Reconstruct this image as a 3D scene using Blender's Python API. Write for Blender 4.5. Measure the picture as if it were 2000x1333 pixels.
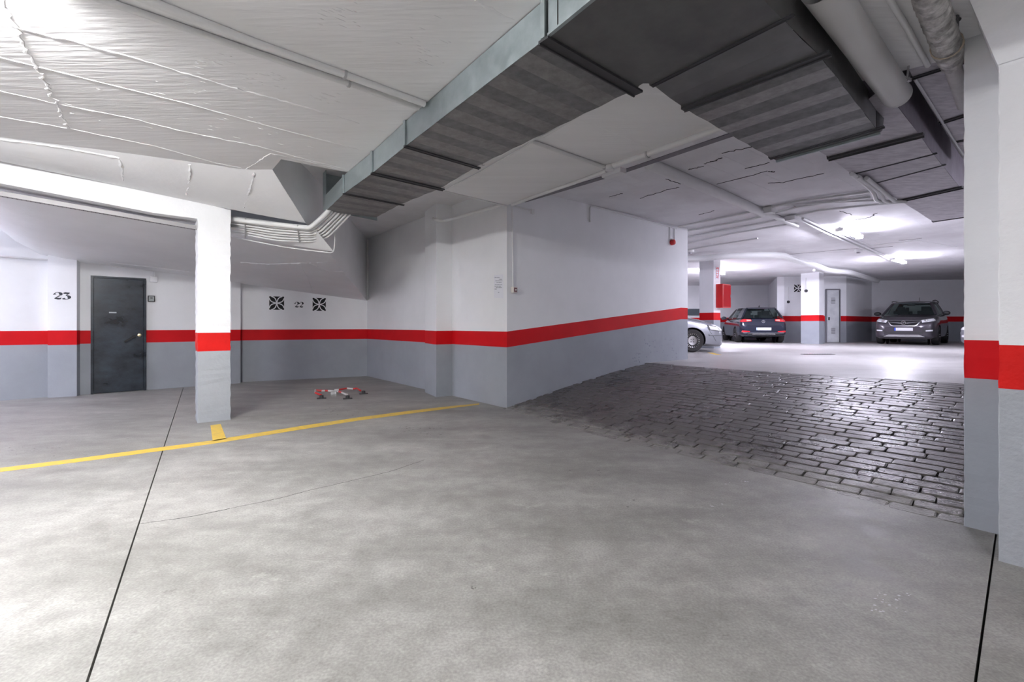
import bpy, math, random
from math import sin, cos, pi, radians
from mathutils import Vector, Matrix
from mathutils.bvhtree import BVHTree

for o in list(bpy.data.objects):
    bpy.data.objects.remove(o)
S = bpy.context.scene
COL = S.collection
rng = random.Random(7)

# ------------------------------------------------------------ camera
CH = 1.184            # camera height
FP = 900.0            # focal length in pixels for a 2000 px wide frame
HZ = 636.0            # image row of the horizon
cam_d = bpy.data.cameras.new('camera')
cam = bpy.data.objects.new('camera', cam_d)
COL.objects.link(cam)
cam.location = (0, 0, CH)
cam.rotation_euler = (pi / 2, 0, 0)
cam_d.sensor_width = 36
cam_d.lens = 36 * FP / 2000
cam_d.shift_y = -(666.5 - HZ) / 2000
cam_d.clip_start = 0.05
S.camera = cam

# ------------------------------------------------------------ world, exposure, light levels
w = bpy.data.worlds.new('world')
S.world = w
w.use_nodes = True
bg = w.node_tree.nodes['Background']
bg.inputs[0].default_value = (0.75, 0.78, 0.86, 1)
bg.inputs[1].default_value = 0.3
S.view_settings.view_transform = 'Standard'
S.view_settings.look = 'None'
S.view_settings.gamma = 1
S.view_settings.use_curve_mapping = False
S.view_settings.exposure = 2.0
S.cycles.max_bounces = 8
S.cycles.diffuse_bounces = 5
S.cycles.glossy_bounces = 3
S.cycles.use_denoising = True
S.cycles.sample_clamp_indirect = 6
COOL = (0.86, 0.84, 1.0)
NEUT = (1.0, 0.99, 0.98)
VIOL = (0.84, 0.84, 1.0)
# name, centre, direction angle (deg), length, strength, colour, in view?
LAMPS = [
    ((-2.9, 1.75, 2.80), 38, 1.25, 215, NEUT, 'ceiling light over the near left bay, out of frame above'),
    ((0.6, -2.4, 2.80), 38, 1.25, 42, NEUT, 'ceiling light over the lane behind the viewpoint'),
    ((-8.9, 4.4, 2.50), 45, 1.25, 150, VIOL, 'ceiling light under the sloping slab at the far left'),
    ((7.0, 9.55, 3.09), 38, 1.25, 125, COOL, 'bright white ceiling light nearest the top of the cobbled ramp'),
    ((11.4, 13.6, 3.09), 38, 1.25, 135, COOL, 'bright ceiling light in front of the dark grey parked car'),
    ((7.3, 16.6, 3.09), 38, 1.25, 290, COOL, 'bright ceiling light behind the pillar with the red hose cabinet'),
    ((9.2, 5.2, 3.09), 38, 1.25, 80, COOL, 'ceiling light of the upper level hidden by the big right pillar'),
    ((14.6, 10.4, 3.09), 38, 1.25, 90, COOL, 'added unseen fill light deep on the upper level, far behind the right pillar'),  # unseen lamp, added to brighten the far walls
]

# ------------------------------------------------------------ helpers
OFF = {}


def P(x, y, z):
    """world point at height z seen at pixel (x, y)"""
    Y = FP * (z - CH) / (HZ - y)
    return Vector(((x - 1000) / FP * Y, Y, z))


def PY(x, y, Y):
    return Vector(((x - 1000) / FP * Y, Y, CH + (HZ - y) * Y / FP))


def W(x, y, a, b):
    """world point on the vertical plane through plan points a, b"""
    dx = (x - 1000) / FP
    ex, ey = b[0] - a[0], b[1] - a[1]
    # k*dx = ax + s*ex ; k = ay + s*ey
    s = (a[0] - a[1] * dx) / (dx * ey - ex)
    k = a[1] + s * ey
    return Vector((k * dx, k, CH + (HZ - y) * k / FP))


def setp(o, label=None, cat=None, group=None, kind=None):
    if label: o['label'] = label
    if cat: o['category'] = cat
    if group: o['group'] = group
    if kind: o['kind'] = kind
    return o


def empty(name, loc, label=None, cat=None, group=None, kind=None, rz=0.0):
    o = bpy.data.objects.new(name, None)
    o.empty_display_size = 0.1
    COL.objects.link(o)
    o.location = loc
    o.rotation_euler = (0, 0, rz)
    OFF[o.name] = Vector(loc)
    return setp(o, label, cat, group, kind)


class MB:
    def __init__(s):
        s.v = []; s.f = []; s.m = []

    def add(s, vs, fs, m=0):
        b = len(s.v)
        s.v += [tuple(v) for v in vs]
        s.f += [tuple(b + i for i in f) for f in fs]
        s.m += [m] * len(fs)
        return s

    def quad(s, a, b, c, d, m=0):
        return s.add([a, b, c, d], [(0, 1, 2, 3)], m)

    def box(s, c, size, rz=0.0, m=0, mat=None):
        hx, hy, hz = size[0] / 2, size[1] / 2, size[2] / 2
        M = mat if mat else Matrix.Rotation(rz, 3, 'Z')
        c = Vector(c)
        vs = [c + M @ Vector((i * hx, j * hy, k * hz)) for i in (-1, 1) for j in (-1, 1) for k in (-1, 1)]
        return s.add(vs, [(0, 1, 3, 2), (4, 6, 7, 5), (0, 4, 5, 1), (2, 3, 7, 6), (0, 2, 6, 4), (1, 5, 7, 3)], m)

    def beam(s, a, b, wd, ht, m=0, up=None):
        """box from a to b, width wd (horizontal), height ht, centred"""
        a = Vector(a); b = Vector(b)
        x = (b - a); L = x.length; x.normalize()
        upv = Vector(up) if up else Vector((0, 0, 1))
        y = upv.cross(x)
        if y.length < 1e-4: y = Vector((0, 1, 0)).cross(x)
        y.normalize(); z = x.cross(y)
        M = Matrix((x, y, z)).transposed()
        return s.box((a + b) / 2, (L, wd, ht), m=m, mat=M)

    def prism(s, poly, z0, z1, m=0):
        n = len(poly)
        ar = sum(poly[i][0] * poly[(i + 1) % n][1] - poly[(i + 1) % n][0] * poly[i][1] for i in range(n))
        if ar < 0: poly = list(reversed(poly))
        z0f = z0 if callable(z0) else (lambda p: z0)
        z1f = z1 if callable(z1) else (lambda p: z1)
        vs = [(p[0], p[1], z0f(p)) for p in poly] + [(p[0], p[1], z1f(p)) for p in poly]
        fs = [tuple(reversed(range(n))), tuple(range(n, 2 * n))]
        fs += [(i, (i + 1) % n, n + (i + 1) % n, n + i) for i in range(n)]
        return s.add(vs, fs, m)

    def tube(s, pts, r, seg=10, m=0, caps=True):
        pts = [Vector(p) for p in pts]
        n = len(pts)
        rs = r if isinstance(r, (list, tuple)) else [r] * n
        t0 = (pts[1] - pts[0]).normalized()
        ref = Vector((0, 0, 1)) if abs(t0.z) < 0.9 else Vector((1, 0, 0))
        nx = t0.cross(ref).normalized()
        vs = []
        for i in range(n):
            if i == 0: t = pts[1] - pts[0]
            elif i == n - 1: t = pts[-1] - pts[-2]
            else: t = (pts[i + 1] - pts[i]).normalized() + (pts[i] - pts[i - 1]).normalized()
            t.normalize()
            nx = (nx - t * nx.dot(t)).normalized()
            ny = t.cross(nx)
            for k in range(seg):
                a = 2 * pi * k / seg
                vs.append(pts[i] + (nx * cos(a) + ny * sin(a)) * rs[i])
        fs = []
        for i in range(n - 1):
            for k in range(seg):
                k2 = (k + 1) % seg
                fs.append((i * seg + k, i * seg + k2, (i + 1) * seg + k2, (i + 1) * seg + k))
        if caps:
            fs.append(tuple(reversed(range(seg))))
            fs.append(tuple(range((n - 1) * seg, n * seg)))
        return s.add(vs, fs, m)

    def lathe(s, prof, c, axis, seg=24, m=0):
        """prof: list of (radius, offset along axis)"""
        c = Vector(c); ax = Vector(axis).normalized()
        ref = Vector((0, 0, 1)) if abs(ax.z) < 0.9 else Vector((1, 0, 0))
        e1 = ax.cross(ref).normalized(); e2 = ax.cross(e1)
        vs = []
        for (r, h) in prof:
            for k in range(seg):
                a = 2 * pi * k / seg
                vs.append(c + ax * h + (e1 * cos(a) + e2 * sin(a)) * max(r, 1e-5))
        fs = []
        for i in range(len(prof) - 1):
            for k in range(seg):
                k2 = (k + 1) % seg
                fs.append((i * seg + k, i * seg + k2, (i + 1) * seg + k2, (i + 1) * seg + k))
        return s.add(vs, fs, m)

    def grid(s, rows, m=0):
        nr = len(rows); nc = len(rows[0])
        vs = [p for r in rows for p in r]
        fs = [(i * nc + j, i * nc + j + 1, (i + 1) * nc + j + 1, (i + 1) * nc + j) for i in range(nr - 1) for j in range(nc - 1)]
        return s.add(vs, fs, m)

    def build(s, name, mats, parent=None, smooth=False, label=None, cat=None, group=None, kind=None, local=False, bevel=0):
        me = bpy.data.meshes.new(name)
        off = Vector((0, 0, 0))
        if parent is not None and not local:
            off = OFF.get(parent.name, Vector((0, 0, 0)))
        me.from_pydata([(v[0] - off.x, v[1] - off.y, v[2] - off.z) for v in s.v], [], s.f)
        if not isinstance(mats, (list, tuple)): mats = [mats]
        for m_ in mats: me.materials.append(m_)
        if len(mats) > 1:
            me.polygons.foreach_set('material_index', s.m)
        if smooth:
            me.polygons.foreach_set('use_smooth', [True] * len(me.polygons))
        me.validate()
        me.update()
        o = bpy.data.objects.new(name, me)
        COL.objects.link(o)
        if smooth:
            try: me.set_sharp_from_angle(angle=radians(38))
            except Exception: pass
        if bevel:
            md = o.modifiers.new('bevel', 'BEVEL'); md.width = bevel; md.segments = 1; md.limit_method = 'ANGLE'
        if parent is not None:
            o.parent = parent
            OFF[o.name] = off
        else:
            OFF[o.name] = Vector((0, 0, 0))
        return setp(o, label, cat, group, kind)


# ------------------------------------------------------------ materials
def nodes_of(name):
    m = bpy.data.materials.new(name)
    m.use_nodes = True
    nt = m.node_tree
    return m, nt, nt.nodes['Principled BSDF']


def pmat(name, col, rough=0.6, metal=0.0, var=0.0, vscale=3.0, bump=0.0, bscale=60.0, bdist=0.004,
         col2=None, stretch=None, coat=0.0, spec=0.5, detail=6.0, emit=None, estr=0.0, rvar=0.0, rot=0.0):
    m, nt, b = nodes_of(name)
    N = nt.nodes; L = nt.links
    b.inputs['Base Color'].default_value = (*col, 1)
    b.inputs['Roughness'].default_value = rough
    b.inputs['Metallic'].default_value = metal
    b.inputs['Specular IOR Level'].default_value = spec
    if coat:
        b.inputs['Coat Weight'].default_value = coat
        b.inputs['Coat Roughness'].default_value = 0.08
    if emit:
        b.inputs['Emission Color'].default_value = (*emit, 1)
        b.inputs['Emission Strength'].default_value = estr
    if var or bump or rvar:
        tc = N.new('ShaderNodeNewGeometry')
        mp = N.new('ShaderNodeMapping')
        mp.inputs['Rotation'].default_value = (0, 0, rot)
        if stretch: mp.inputs['Scale'].default_value = stretch
        L.new(tc.outputs['Position'], mp.inputs['Vector'])
    if var or rvar:
        n = N.new('ShaderNodeTexNoise')
        n.inputs['Scale'].default_value = vscale
        n.inputs['Detail'].default_value = detail
        n.inputs['Roughness'].default_value = 0.62
        L.new(mp.outputs[0], n.inputs['Vector'])
    if var:
        r = N.new('ShaderNodeValToRGB')
        c2 = col2 if col2 else tuple(c * (1 - var) for c in col)
        r.color_ramp.elements[0].position = 0.35
        r.color_ramp.elements[1].position = 0.65
        r.color_ramp.elements[0].color = (*c2, 1)
        r.color_ramp.elements[1].color = (*col, 1)
        L.new(n.outputs[0], r.inputs[0])
        L.new(r.outputs[0], b.inputs['Base Color'])
    if rvar:
        mr = N.new('ShaderNodeMapRange')
        mr.inputs['From Min'].default_value = 0.35; mr.inputs['From Max'].default_value = 0.65
        mr.inputs['To Min'].default_value = rough - rvar; mr.inputs['To Max'].default_value = rough + rvar
        L.new(n.outputs[0], mr.inputs['Value']); L.new(mr.outputs[0], b.inputs['Roughness'])
    if bump:
        n2 = N.new('ShaderNodeTexNoise')
        n2.inputs['Scale'].default_value = bscale
        n2.inputs['Detail'].default_value = 4
        L.new(mp.outputs[0], n2.inputs['Vector'])
        bp = N.new('ShaderNodeBump')
        bp.inputs['Strength'].default_value = bump
        bp.inputs['Distance'].default_value = bdist
        L.new(n2.outputs[0], bp.inputs['Height'])
        L.new(bp.outputs[0], b.inputs['Normal'])
    return m


WHITE = (0.85, 0.86, 0.885)
M_white = pmat('white_wall_paint', WHITE, 0.7, var=0.05, vscale=1.5, bump=0.25, bscale=45, bdist=0.004)
M_red = pmat('red_wall_paint', (0.60, 0.003, 0.008), 0.6, spec=0.2, var=0.12, vscale=2.5, bump=0.2, bscale=45, bdist=0.003)
M_grey = pmat('grey_wall_paint', (0.345, 0.37, 0.41), 0.6, spec=0.25, var=0.10, vscale=1.8, bump=0.25, bscale=45, bdist=0.004)
M_whiteR = pmat('rough_white_paint', WHITE, 0.7, var=0.05, vscale=2, bump=0.6, bscale=28, bdist=0.008)
M_redR = pmat('rough_red_paint', (0.66, 0.010, 0.008), 0.6, spec=0.2, var=0.12, vscale=3, bump=0.6, bscale=28, bdist=0.008)
M_greyR = pmat('rough_grey_paint', (0.39, 0.415, 0.45), 0.6, spec=0.25, var=0.10, vscale=2, bump=0.7, bscale=28, bdist=0.008)
WALL3 = [M_white, M_red, M_grey]
WALL3R = [M_whiteR, M_redR, M_greyR]
M_ceil = pmat('painted_cast_ceiling', (0.84, 0.84, 0.85), 0.65, var=0.06, vscale=1.2, bump=0.42, bscale=9, bdist=0.012,
              stretch=(0.35, 3.2, 1), rot=-radians(38))
M_ceil_far = None
M_soffit = pmat('painted_soffit', (0.83, 0.835, 0.855), 0.7, var=0.07, vscale=1.0, bump=0.35, bscale=14, bdist=0.008)
M_conduit = pmat('painted_conduit', (0.74, 0.745, 0.75), 0.45)
M_pvc = pmat('grey_plastic_pipe', (0.52, 0.52, 0.52), 0.38, var=0.05)
M_whitepipe = pmat('white_pipe', (0.80, 0.80, 0.83), 0.4)
M_clip = pmat('clip_metal', (0.55, 0.55, 0.56), 0.4, metal=0.6)
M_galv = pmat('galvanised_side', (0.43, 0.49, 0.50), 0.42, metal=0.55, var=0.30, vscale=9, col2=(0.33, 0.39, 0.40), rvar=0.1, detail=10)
M_galvb = pmat('galvanised_underside_shade', (0.21, 0.21, 0.215), 0.5, metal=0.45, var=0.35, vscale=14, col2=(0.135, 0.135, 0.14), detail=10)  # darker copy of the side sheet, underside shade put into the colour
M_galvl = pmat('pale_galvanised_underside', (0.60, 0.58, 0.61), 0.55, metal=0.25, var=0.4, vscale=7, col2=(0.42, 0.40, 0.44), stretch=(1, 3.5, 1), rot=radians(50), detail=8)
M_flange = pmat('dark_flange_metal', (0.07, 0.07, 0.075), 0.5, metal=0.5)
M_black = pmat('black', (0.008, 0.008, 0.009), 0.8)
M_joint = pmat('joint_dark', (0.03, 0.029, 0.027), 0.9)
M_yellow = pmat('yellow_floor_paint', (0.78, 0.52, 0.045), 0.5, var=0.35, vscale=16, col2=(0.60, 0.42, 0.10), detail=8)
M_num = pmat('dark_stencil_paint', (0.022, 0.026, 0.034), 0.6)
M_chrome = pmat('chrome', (0.75, 0.76, 0.78), 0.18, metal=1.0)
M_glassl = pmat('lamp_lens', (0.85, 0.86, 0.9), 0.12, coat=0.8)
M_tyre = pmat('tyre_rubber', (0.022, 0.021, 0.022), 0.75)
M_trim = pmat('black_plastic', (0.03, 0.03, 0.033), 0.5)
M_redp = pmat('red_plastic', (0.55, 0.01, 0.012), 0.35)
M_cream = pmat('cream_plastic', (0.72, 0.68, 0.64), 0.4)
M_paper = pmat('paper', (0.78, 0.79, 0.85), 0.7)
M_ink = pmat('faded_ink', (0.28, 0.29, 0.34), 0.7)
M_steel = pmat('grey_steel_door', (0.66, 0.68, 0.70), 0.5, metal=0.1, var=0.15, vscale=4, col2=(0.55, 0.57, 0.60))


def floor_material(name, c1, c2, c3, rough, rot=0.0):
    m, nt, b = nodes_of(name)
    N = nt.nodes; L = nt.links
    g = N.new('ShaderNodeNewGeometry')
    n1 = N.new('ShaderNodeTexNoise'); n1.inputs['Scale'].default_value = 0.9; n1.inputs['Detail'].default_value = 8; n1.inputs['Roughness'].default_value = 0.65
    mp = N.new('ShaderNodeMapping'); mp.inputs['Rotation'].default_value = (0, 0, rot); mp.inputs['Scale'].default_value = (0.8, 1.9, 1)
    L.new(g.outputs['Position'], mp.inputs['Vector']); L.new(mp.outputs[0], n1.inputs['Vector'])
    n2 = N.new('ShaderNodeTexNoise'); n2.inputs['Scale'].default_value = 6; n2.inputs['Detail'].default_value = 10; n2.inputs['Roughness'].default_value = 0.75
    L.new(g.outputs['Position'], n2.inputs['Vector'])
    n3 = N.new('ShaderNodeTexNoise'); n3.inputs['Scale'].default_value = 90; n3.inputs['Detail'].default_value = 3
    L.new(g.outputs['Position'], n3.inputs['Vector'])
    r = N.new('ShaderNodeValToRGB')
    r.color_ramp.elements[0].position = 0.34; r.color_ramp.elements[0].color = (*c2, 1)
    r.color_ramp.elements[1].position = 0.66; r.color_ramp.elements[1].color = (*c1, 1)
    L.new(n1.outputs[0], r.inputs[0])
    r2 = N.new('ShaderNodeValToRGB')
    r2.color_ramp.elements[0].position = 0.30; r2.color_ramp.elements[0].color = (0.62, 0.61, 0.60, 1)
    r2.color_ramp.elements[1].position = 0.66; r2.color_ramp.elements[1].color = (1.16, 1.16, 1.16, 1)
    L.new(n2.outputs[0], r2.inputs[0])
    mx = N.new('ShaderNodeMix'); mx.data_type = 'RGBA'; mx.blend_type = 'MULTIPLY'; mx.inputs[0].default_value = 0.85
    L.new(r.outputs[0], mx.inputs[6]); L.new(r2.outputs[0], mx.inputs[7])
    mx2 = N.new('ShaderNodeMix'); mx2.data_type = 'RGBA'; mx2.blend_type = 'MULTIPLY'; mx2.inputs[0].default_value = 0.5
    r3 = N.new('ShaderNodeValToRGB'); r3.color_ramp.elements[0].position = 0.3; r3.color_ramp.elements[0].color = (0.6, 0.6, 0.6, 1); r3.color_ramp.elements[1].position = 0.7; r3.color_ramp.elements[1].color = (1.25, 1.25, 1.25, 1)
    L.new(n3.outputs[0], r3.inputs[0])
    L.new(mx.outputs[2], mx2.inputs[6]); L.new(r3.outputs[0], mx2.inputs[7])
    # sparse dark drips and pale scuffs
    v = N.new('ShaderNodeTexNoise'); v.inputs['Scale'].default_value = 3.1; v.inputs['Detail'].default_value = 9; v.inputs['Roughness'].default_value = 0.8
    mp2 = N.new('ShaderNodeMapping'); mp2.inputs['Location'].default_value = (11, 5, 0); mp2.inputs['Scale'].default_value = (1, 1.6, 1)
    L.new(g.outputs['Position'], mp2.inputs['Vector']); L.new(mp2.outputs[0], v.inputs['Vector'])
    r4 = N.new('ShaderNodeValToRGB')
    r4.color_ramp.elements[0].position = 0.30; r4.color_ramp.elements[0].color = (0.45, 0.44, 0.43, 1)
    r4.color_ramp.elements[1].position = 0.36; r4.color_ramp.elements[1].color = (1, 1, 1, 1)
    e = r4.color_ramp.elements.new(0.58); e.color = (1, 1, 1, 1)
    e = r4.color_ramp.elements.new(0.70); e.color = (1.45, 1.45, 1.45, 1)
    L.new(v.outputs[0], r4.inputs[0])
    mx3 = N.new('ShaderNodeMix'); mx3.data_type = 'RGBA'; mx3.blend_type = 'MULTIPLY'; mx3.inputs[0].default_value = 0.8
    L.new(mx2.outputs[2], mx3.inputs[6]); L.new(r4.outputs[0], mx3.inputs[7])
    L.new(mx3.outputs[2], b.inputs['Base Color'])
    mr = N.new('ShaderNodeMapRange'); mr.inputs['To Min'].default_value = rough - 0.1; mr.inputs['To Max'].default_value = rough + 0.12
    mr.inputs['From Min'].default_value = 0.3; mr.inputs['From Max'].default_value = 0.7
    L.new(n2.outputs[0], mr.inputs['Value']); L.new(mr.outputs[0], b.inputs['Roughness'])
    bp = N.new('ShaderNodeBump'); bp.inputs['Strength'].default_value = 0.12; bp.inputs['Distance'].default_value = 0.003
    L.new(n3.outputs[0], bp.inputs['Height']); L.new(bp.outputs[0], b.inputs['Normal'])
    b.inputs['Specular IOR Level'].default_value = 0.4
    return m


M_floor = floor_material('worn_concrete_floor', (0.385, 0.38, 0.362), (0.245, 0.24, 0.228), None, 0.5, rot=-radians(54))
M_floor2 = floor_material('pale_dusty_concrete_floor', (0.50, 0.49, 0.485), (0.39, 0.38, 0.375), None, 0.36, rot=-radians(54))


def paver_material():
    m, nt, b = nodes_of('dark_paving_stone')
    N = nt.nodes; L = nt.links
    g = N.new('ShaderNodeNewGeometry')
    oi = N.new('ShaderNodeObjectInfo')
    n1 = N.new('ShaderNodeTexNoise'); n1.inputs['Scale'].default_value = 2.2; n1.inputs['Detail'].default_value = 8; n1.inputs['Roughness'].default_value = 0.7
    L.new(g.outputs['Position'], n1.inputs['Vector'])
    r = N.new('ShaderNodeValToRGB')
    r.color_ramp.elements[0].position = 0.36; r.color_ramp.elements[0].color = (0.060, 0.054, 0.054, 1)
    r.color_ramp.elements[1].position = 0.66; r.color_ramp.elements[1].color = (0.125, 0.115, 0.113, 1)
    L.new(n1.outputs[0], r.inputs[0])
    # cement smear that spreads from the foot of the ramp
    sep = N.new('ShaderNodeSeparateXYZ'); L.new(g.outputs['Position'], sep.inputs[0])
    zr = N.new('ShaderNodeMapRange'); zr.inputs['From Min'].default_value = 0.0; zr.inputs['From Max'].default_value = 0.11
    zr.inputs['To Min'].default_value = 0.26; zr.inputs['To Max'].default_value = -0.15; zr.clamp = True
    L.new(sep.outputs[2], zr.inputs['Value'])
    n2 = N.new('ShaderNodeTexNoise'); n2.inputs['Scale'].default_value = 5; n2.inputs['Detail'].default_value = 9; n2.inputs['Roughness'].default_value = 0.7
    L.new(g.outputs['Position'], n2.inputs['Vector'])
    ad = N.new('ShaderNodeMath'); ad.operation = 'ADD'; L.new(zr.outputs[0], ad.inputs[0]); L.new(n2.outputs[0], ad.inputs[1])
    sm = N.new('ShaderNodeMapRange'); sm.inputs['From Min'].default_value = 0.52; sm.inputs['From Max'].default_value = 0.74
    L.new(ad.outputs[0], sm.inputs['Value'])
    mx = N.new('ShaderNodeMix'); mx.data_type = 'RGBA'; L.new(sm.outputs[0], mx.inputs[0])
    L.new(r.outputs[0], mx.inputs[6]); mx.inputs[7].default_value = (0.235, 0.228, 0.215, 1)
    L.new(mx.outputs[2], b.inputs['Base Color'])
    n3 = N.new('ShaderNodeTexNoise'); n3.inputs['Scale'].default_value = 70; n3.inputs['Detail'].default_value = 5
    L.new(g.outputs['Position'], n3.inputs['Vector'])
    bp = N.new('ShaderNodeBump'); bp.inputs['Strength'].default_value = 0.8; bp.inputs['Distance'].default_value = 0.005
    L.new(n3.outputs[0], bp.inputs['Height']); L.new(bp.outputs[0], b.inputs['Normal'])
    mr = N.new('ShaderNodeMapRange'); mr.inputs['From Min'].default_value = 0.35; mr.inputs['From Max'].default_value = 0.65
    mr.inputs['To Min'].default_value = 0.17; mr.inputs['To Max'].default_value = 0.52
    L.new(n1.outputs[0], mr.inputs['Value']); L.new(mr.outputs[0], b.inputs['Roughness'])
    return m


M_paver = paver_material()
M_mortar = pmat('dark_mortar', (0.045, 0.042, 0.04), 0.8, var=0.3, vscale=5)


def far_ceiling_material():
    m, nt, b = nodes_of('painted_block_ceiling')
    N = nt.nodes; L = nt.links
    g = N.new('ShaderNodeNewGeometry')
    mp = N.new('ShaderNodeMapping'); mp.inputs['Rotation'].default_value = (0, 0, -radians(38))
    L.new(g.outputs['Position'], mp.inputs['Vector'])
    br = N.new('ShaderNodeTexBrick')
    br.inputs['Scale'].default_value = 1.0; br.inputs['Mortar Size'].default_value = 0.006; br.inputs['Brick Width'].default_value = 0.62; br.inputs['Row Height'].default_value = 0.27
    br.inputs['Color1'].default_value = (1, 1, 1, 1); br.inputs['Color2'].default_value = (0.9, 0.9, 0.9, 1); br.inputs['Mortar'].default_value = (0.3, 0.3, 0.3, 1)
    n0 = N.new('ShaderNodeTexNoise'); n0.inputs['Scale'].default_value = 2.0
    L.new(mp.outputs[0], n0.inputs['Vector'])
    mixv = N.new('ShaderNodeMix'); mixv.data_type = 'VECTOR'; mixv.inputs[0].default_value = 0.03
    L.new(mp.outputs[0], mixv.inputs[4]); L.new(n0.outputs['Color'], mixv.inputs[5]); L.new(mixv.outputs[1], br.inputs['Vector'])
    n1 = N.new('ShaderNodeTexNoise'); n1.inputs['Scale'].default_value = 1.4; n1.inputs['Detail'].default_value = 6
    L.new(mp.outputs[0], n1.inputs['Vector'])
    r = N.new('ShaderNodeValToRGB'); r.color_ramp.elements[0].position = 0.35; r.color_ramp.elements[0].color = (0.68, 0.67, 0.69, 1)
    r.color_ramp.elements[1].position = 0.6; r.color_ramp.elements[1].color = (0.78, 0.78, 0.80, 1)
    L.new(n1.outputs[0], r.inputs[0]); L.new(r.outputs[0], b.inputs['Base Color'])
    # the joints show only here and there
    mul = N.new('ShaderNodeMath'); mul.operation = 'MULTIPLY'
    gt = N.new('ShaderNodeMapRange'); gt.inputs['From Min'].default_value = 0.46; gt.inputs['From Max'].default_value = 0.56
    L.new(n1.outputs[0], gt.inputs['Value'])
    inv = N.new('ShaderNodeMath'); inv.operation = 'SUBTRACT'; inv.inputs[0].default_value = 1.0
    L.new(br.outputs['Color'], inv.inputs[1])
    L.new(inv.outputs[0], mul.inputs[0]); L.new(gt.outputs[0], mul.inputs[1])
    bp = N.new('ShaderNodeBump'); bp.invert = True; bp.inputs['Strength'].default_value = 1.0; bp.inputs['Distance'].default_value = 0.02
    L.new(mul.outputs[0], bp.inputs['Height'])
    n2 = N.new('ShaderNodeTexNoise'); n2.inputs['Scale'].default_value = 18; n2.inputs['Detail'].default_value = 4
    L.new(mp.outputs[0], n2.inputs['Vector'])
    bp2 = N.new('ShaderNodeBump'); bp2.inputs['Strength'].default_value = 0.3; bp2.inputs['Distance'].default_value = 0.008
    L.new(n2.outputs[0], bp2.inputs['Height']); L.new(bp.outputs[0], bp2.inputs['Normal'])
    L.new(bp2.outputs[0], b.inputs['Normal'])
    b.inputs['Roughness'].default_value = 0.7
    return m


M_ceil_far = far_ceiling_material()


def dark_door_material():
    m, nt, b = nodes_of('worn_dark_steel')
    N = nt.nodes; L = nt.links
    g = N.new('ShaderNodeNewGeometry')
    n1 = N.new('ShaderNodeTexNoise'); n1.inputs['Scale'].default_value = 2.4; n1.inputs['Detail'].default_value = 8; n1.inputs['Roughness'].default_value = 0.65
    mp = N.new('ShaderNodeMapping'); mp.inputs['Scale'].default_value = (1, 1, 1.6)
    L.new(g.outputs['Position'], mp.inputs[0]); L.new(mp.outputs[0], n1.inputs['Vector'])
    r = N.new('ShaderNodeValToRGB'); r.color_ramp.elements[0].position = 0.35; r.color_ramp.elements[0].color = (0.006, 0.009, 0.015, 1)
    r.color_ramp.elements[1].position = 0.68; r.color_ramp.elements[1].color = (0.030, 0.043, 0.060, 1)
    L.new(n1.outputs[0], r.inputs[0]); L.new(r.outputs[0], b.inputs['Base Color'])
    b.inputs['Metallic'].default_value = 0.0; b.inputs['Specular IOR Level'].default_value = 0.35; b.inputs['Coat Weight'].default_value = 0.3; b.inputs['Coat Roughness'].default_value = 0.13
    mr = N.new('ShaderNodeMapRange'); mr.inputs['From Min'].default_value = 0.3; mr.inputs['From Max'].default_value = 0.7
    mr.inputs['To Min'].default_value = 0.24; mr.inputs['To Max'].default_value = 0.42
    L.new(n1.outputs[0], mr.inputs['Value']); L.new(mr.outputs[0], b.inputs['Roughness'])
    n2 = N.new('ShaderNodeTexNoise'); n2.inputs['Scale'].default_value = 3; L.new(g.outputs['Position'], n2.inputs['Vector'])
    bp = N.new('ShaderNodeBump'); bp.inputs['Strength'].default_value = 0.3; bp.inputs['Distance'].default_value = 0.02
    L.new(n2.outputs[0], bp.inputs['Height']); L.new(bp.outputs[0], b.inputs['Normal'])
    return m


M_door = dark_door_material()


def emis(name, col, st):
    m, nt, b = nodes_of(name)
    b.inputs['Base Color'].default_value = (0.8, 0.8, 0.8, 1)
    b.inputs['Emission Color'].default_value = (*col, 1)
    b.inputs['Emission Strength'].default_value = st
    return m

# ============================================================ plan points
u = Vector((0.7795, 0.6264)); v = Vector((-0.6264, 0.7795))
A = (-3.385, 10.764); B = (-0.073, 6.578); D = (3.45, 9.41)
ZU = 0.48            # height of the upper level
ZC = 2.87            # underside of the near slab
ZH = 3.18            # underside of the upper slab

# ============================================================ floor
def clip(poly, p, n):
    """keep the side of the line through p where dot(q-p, n) >= 0"""
    out = []
    for i in range(len(poly)):
        a = poly[i]; b = poly[(i + 1) % len(poly)]
        da = (a[0] - p[0]) * n[0] + (a[1] - p[1]) * n[1]
        db = (b[0] - p[0]) * n[0] + (b[1] - p[1]) * n[1]
        if da >= 0: out.append(a)
        if (da >= 0) != (db >= 0):
            t = da / (da - db)
            out.append((a[0] + (b[0] - a[0]) * t, a[1] + (b[1] - a[1]) * t))
    return out


floor = MB().prism([(-14, -5), (14, -5), (14, 12), (-14, 12)], -0.30, -0.03).build('floor', M_joint, kind='structure')
R0_ = [(-14, -5), (14, -5), (14, 12), (-14, 12)]
J1 = P(318, 880, 0); J1b = P(170, 1333, 0)
d1 = Vector((J1b.x - J1.x, J1b.y - J1.y)).normalized(); n1 = Vector((-d1.y, d1.x))   # points to +x side
if n1.x < 0: n1 = -n1
J2 = P(1935, 1118, 0); J2b = P(1905, 1333, 0)
d2 = Vector((J2b.x - J2.x, J2b.y - J2.y)).normalized(); n2 = Vector((-d2.y, d2.x))
if n2.y < 0: n2 = -n2


def sh(p, n, k): return (p.x + n.x * k, p.y + n.y * k)


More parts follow.
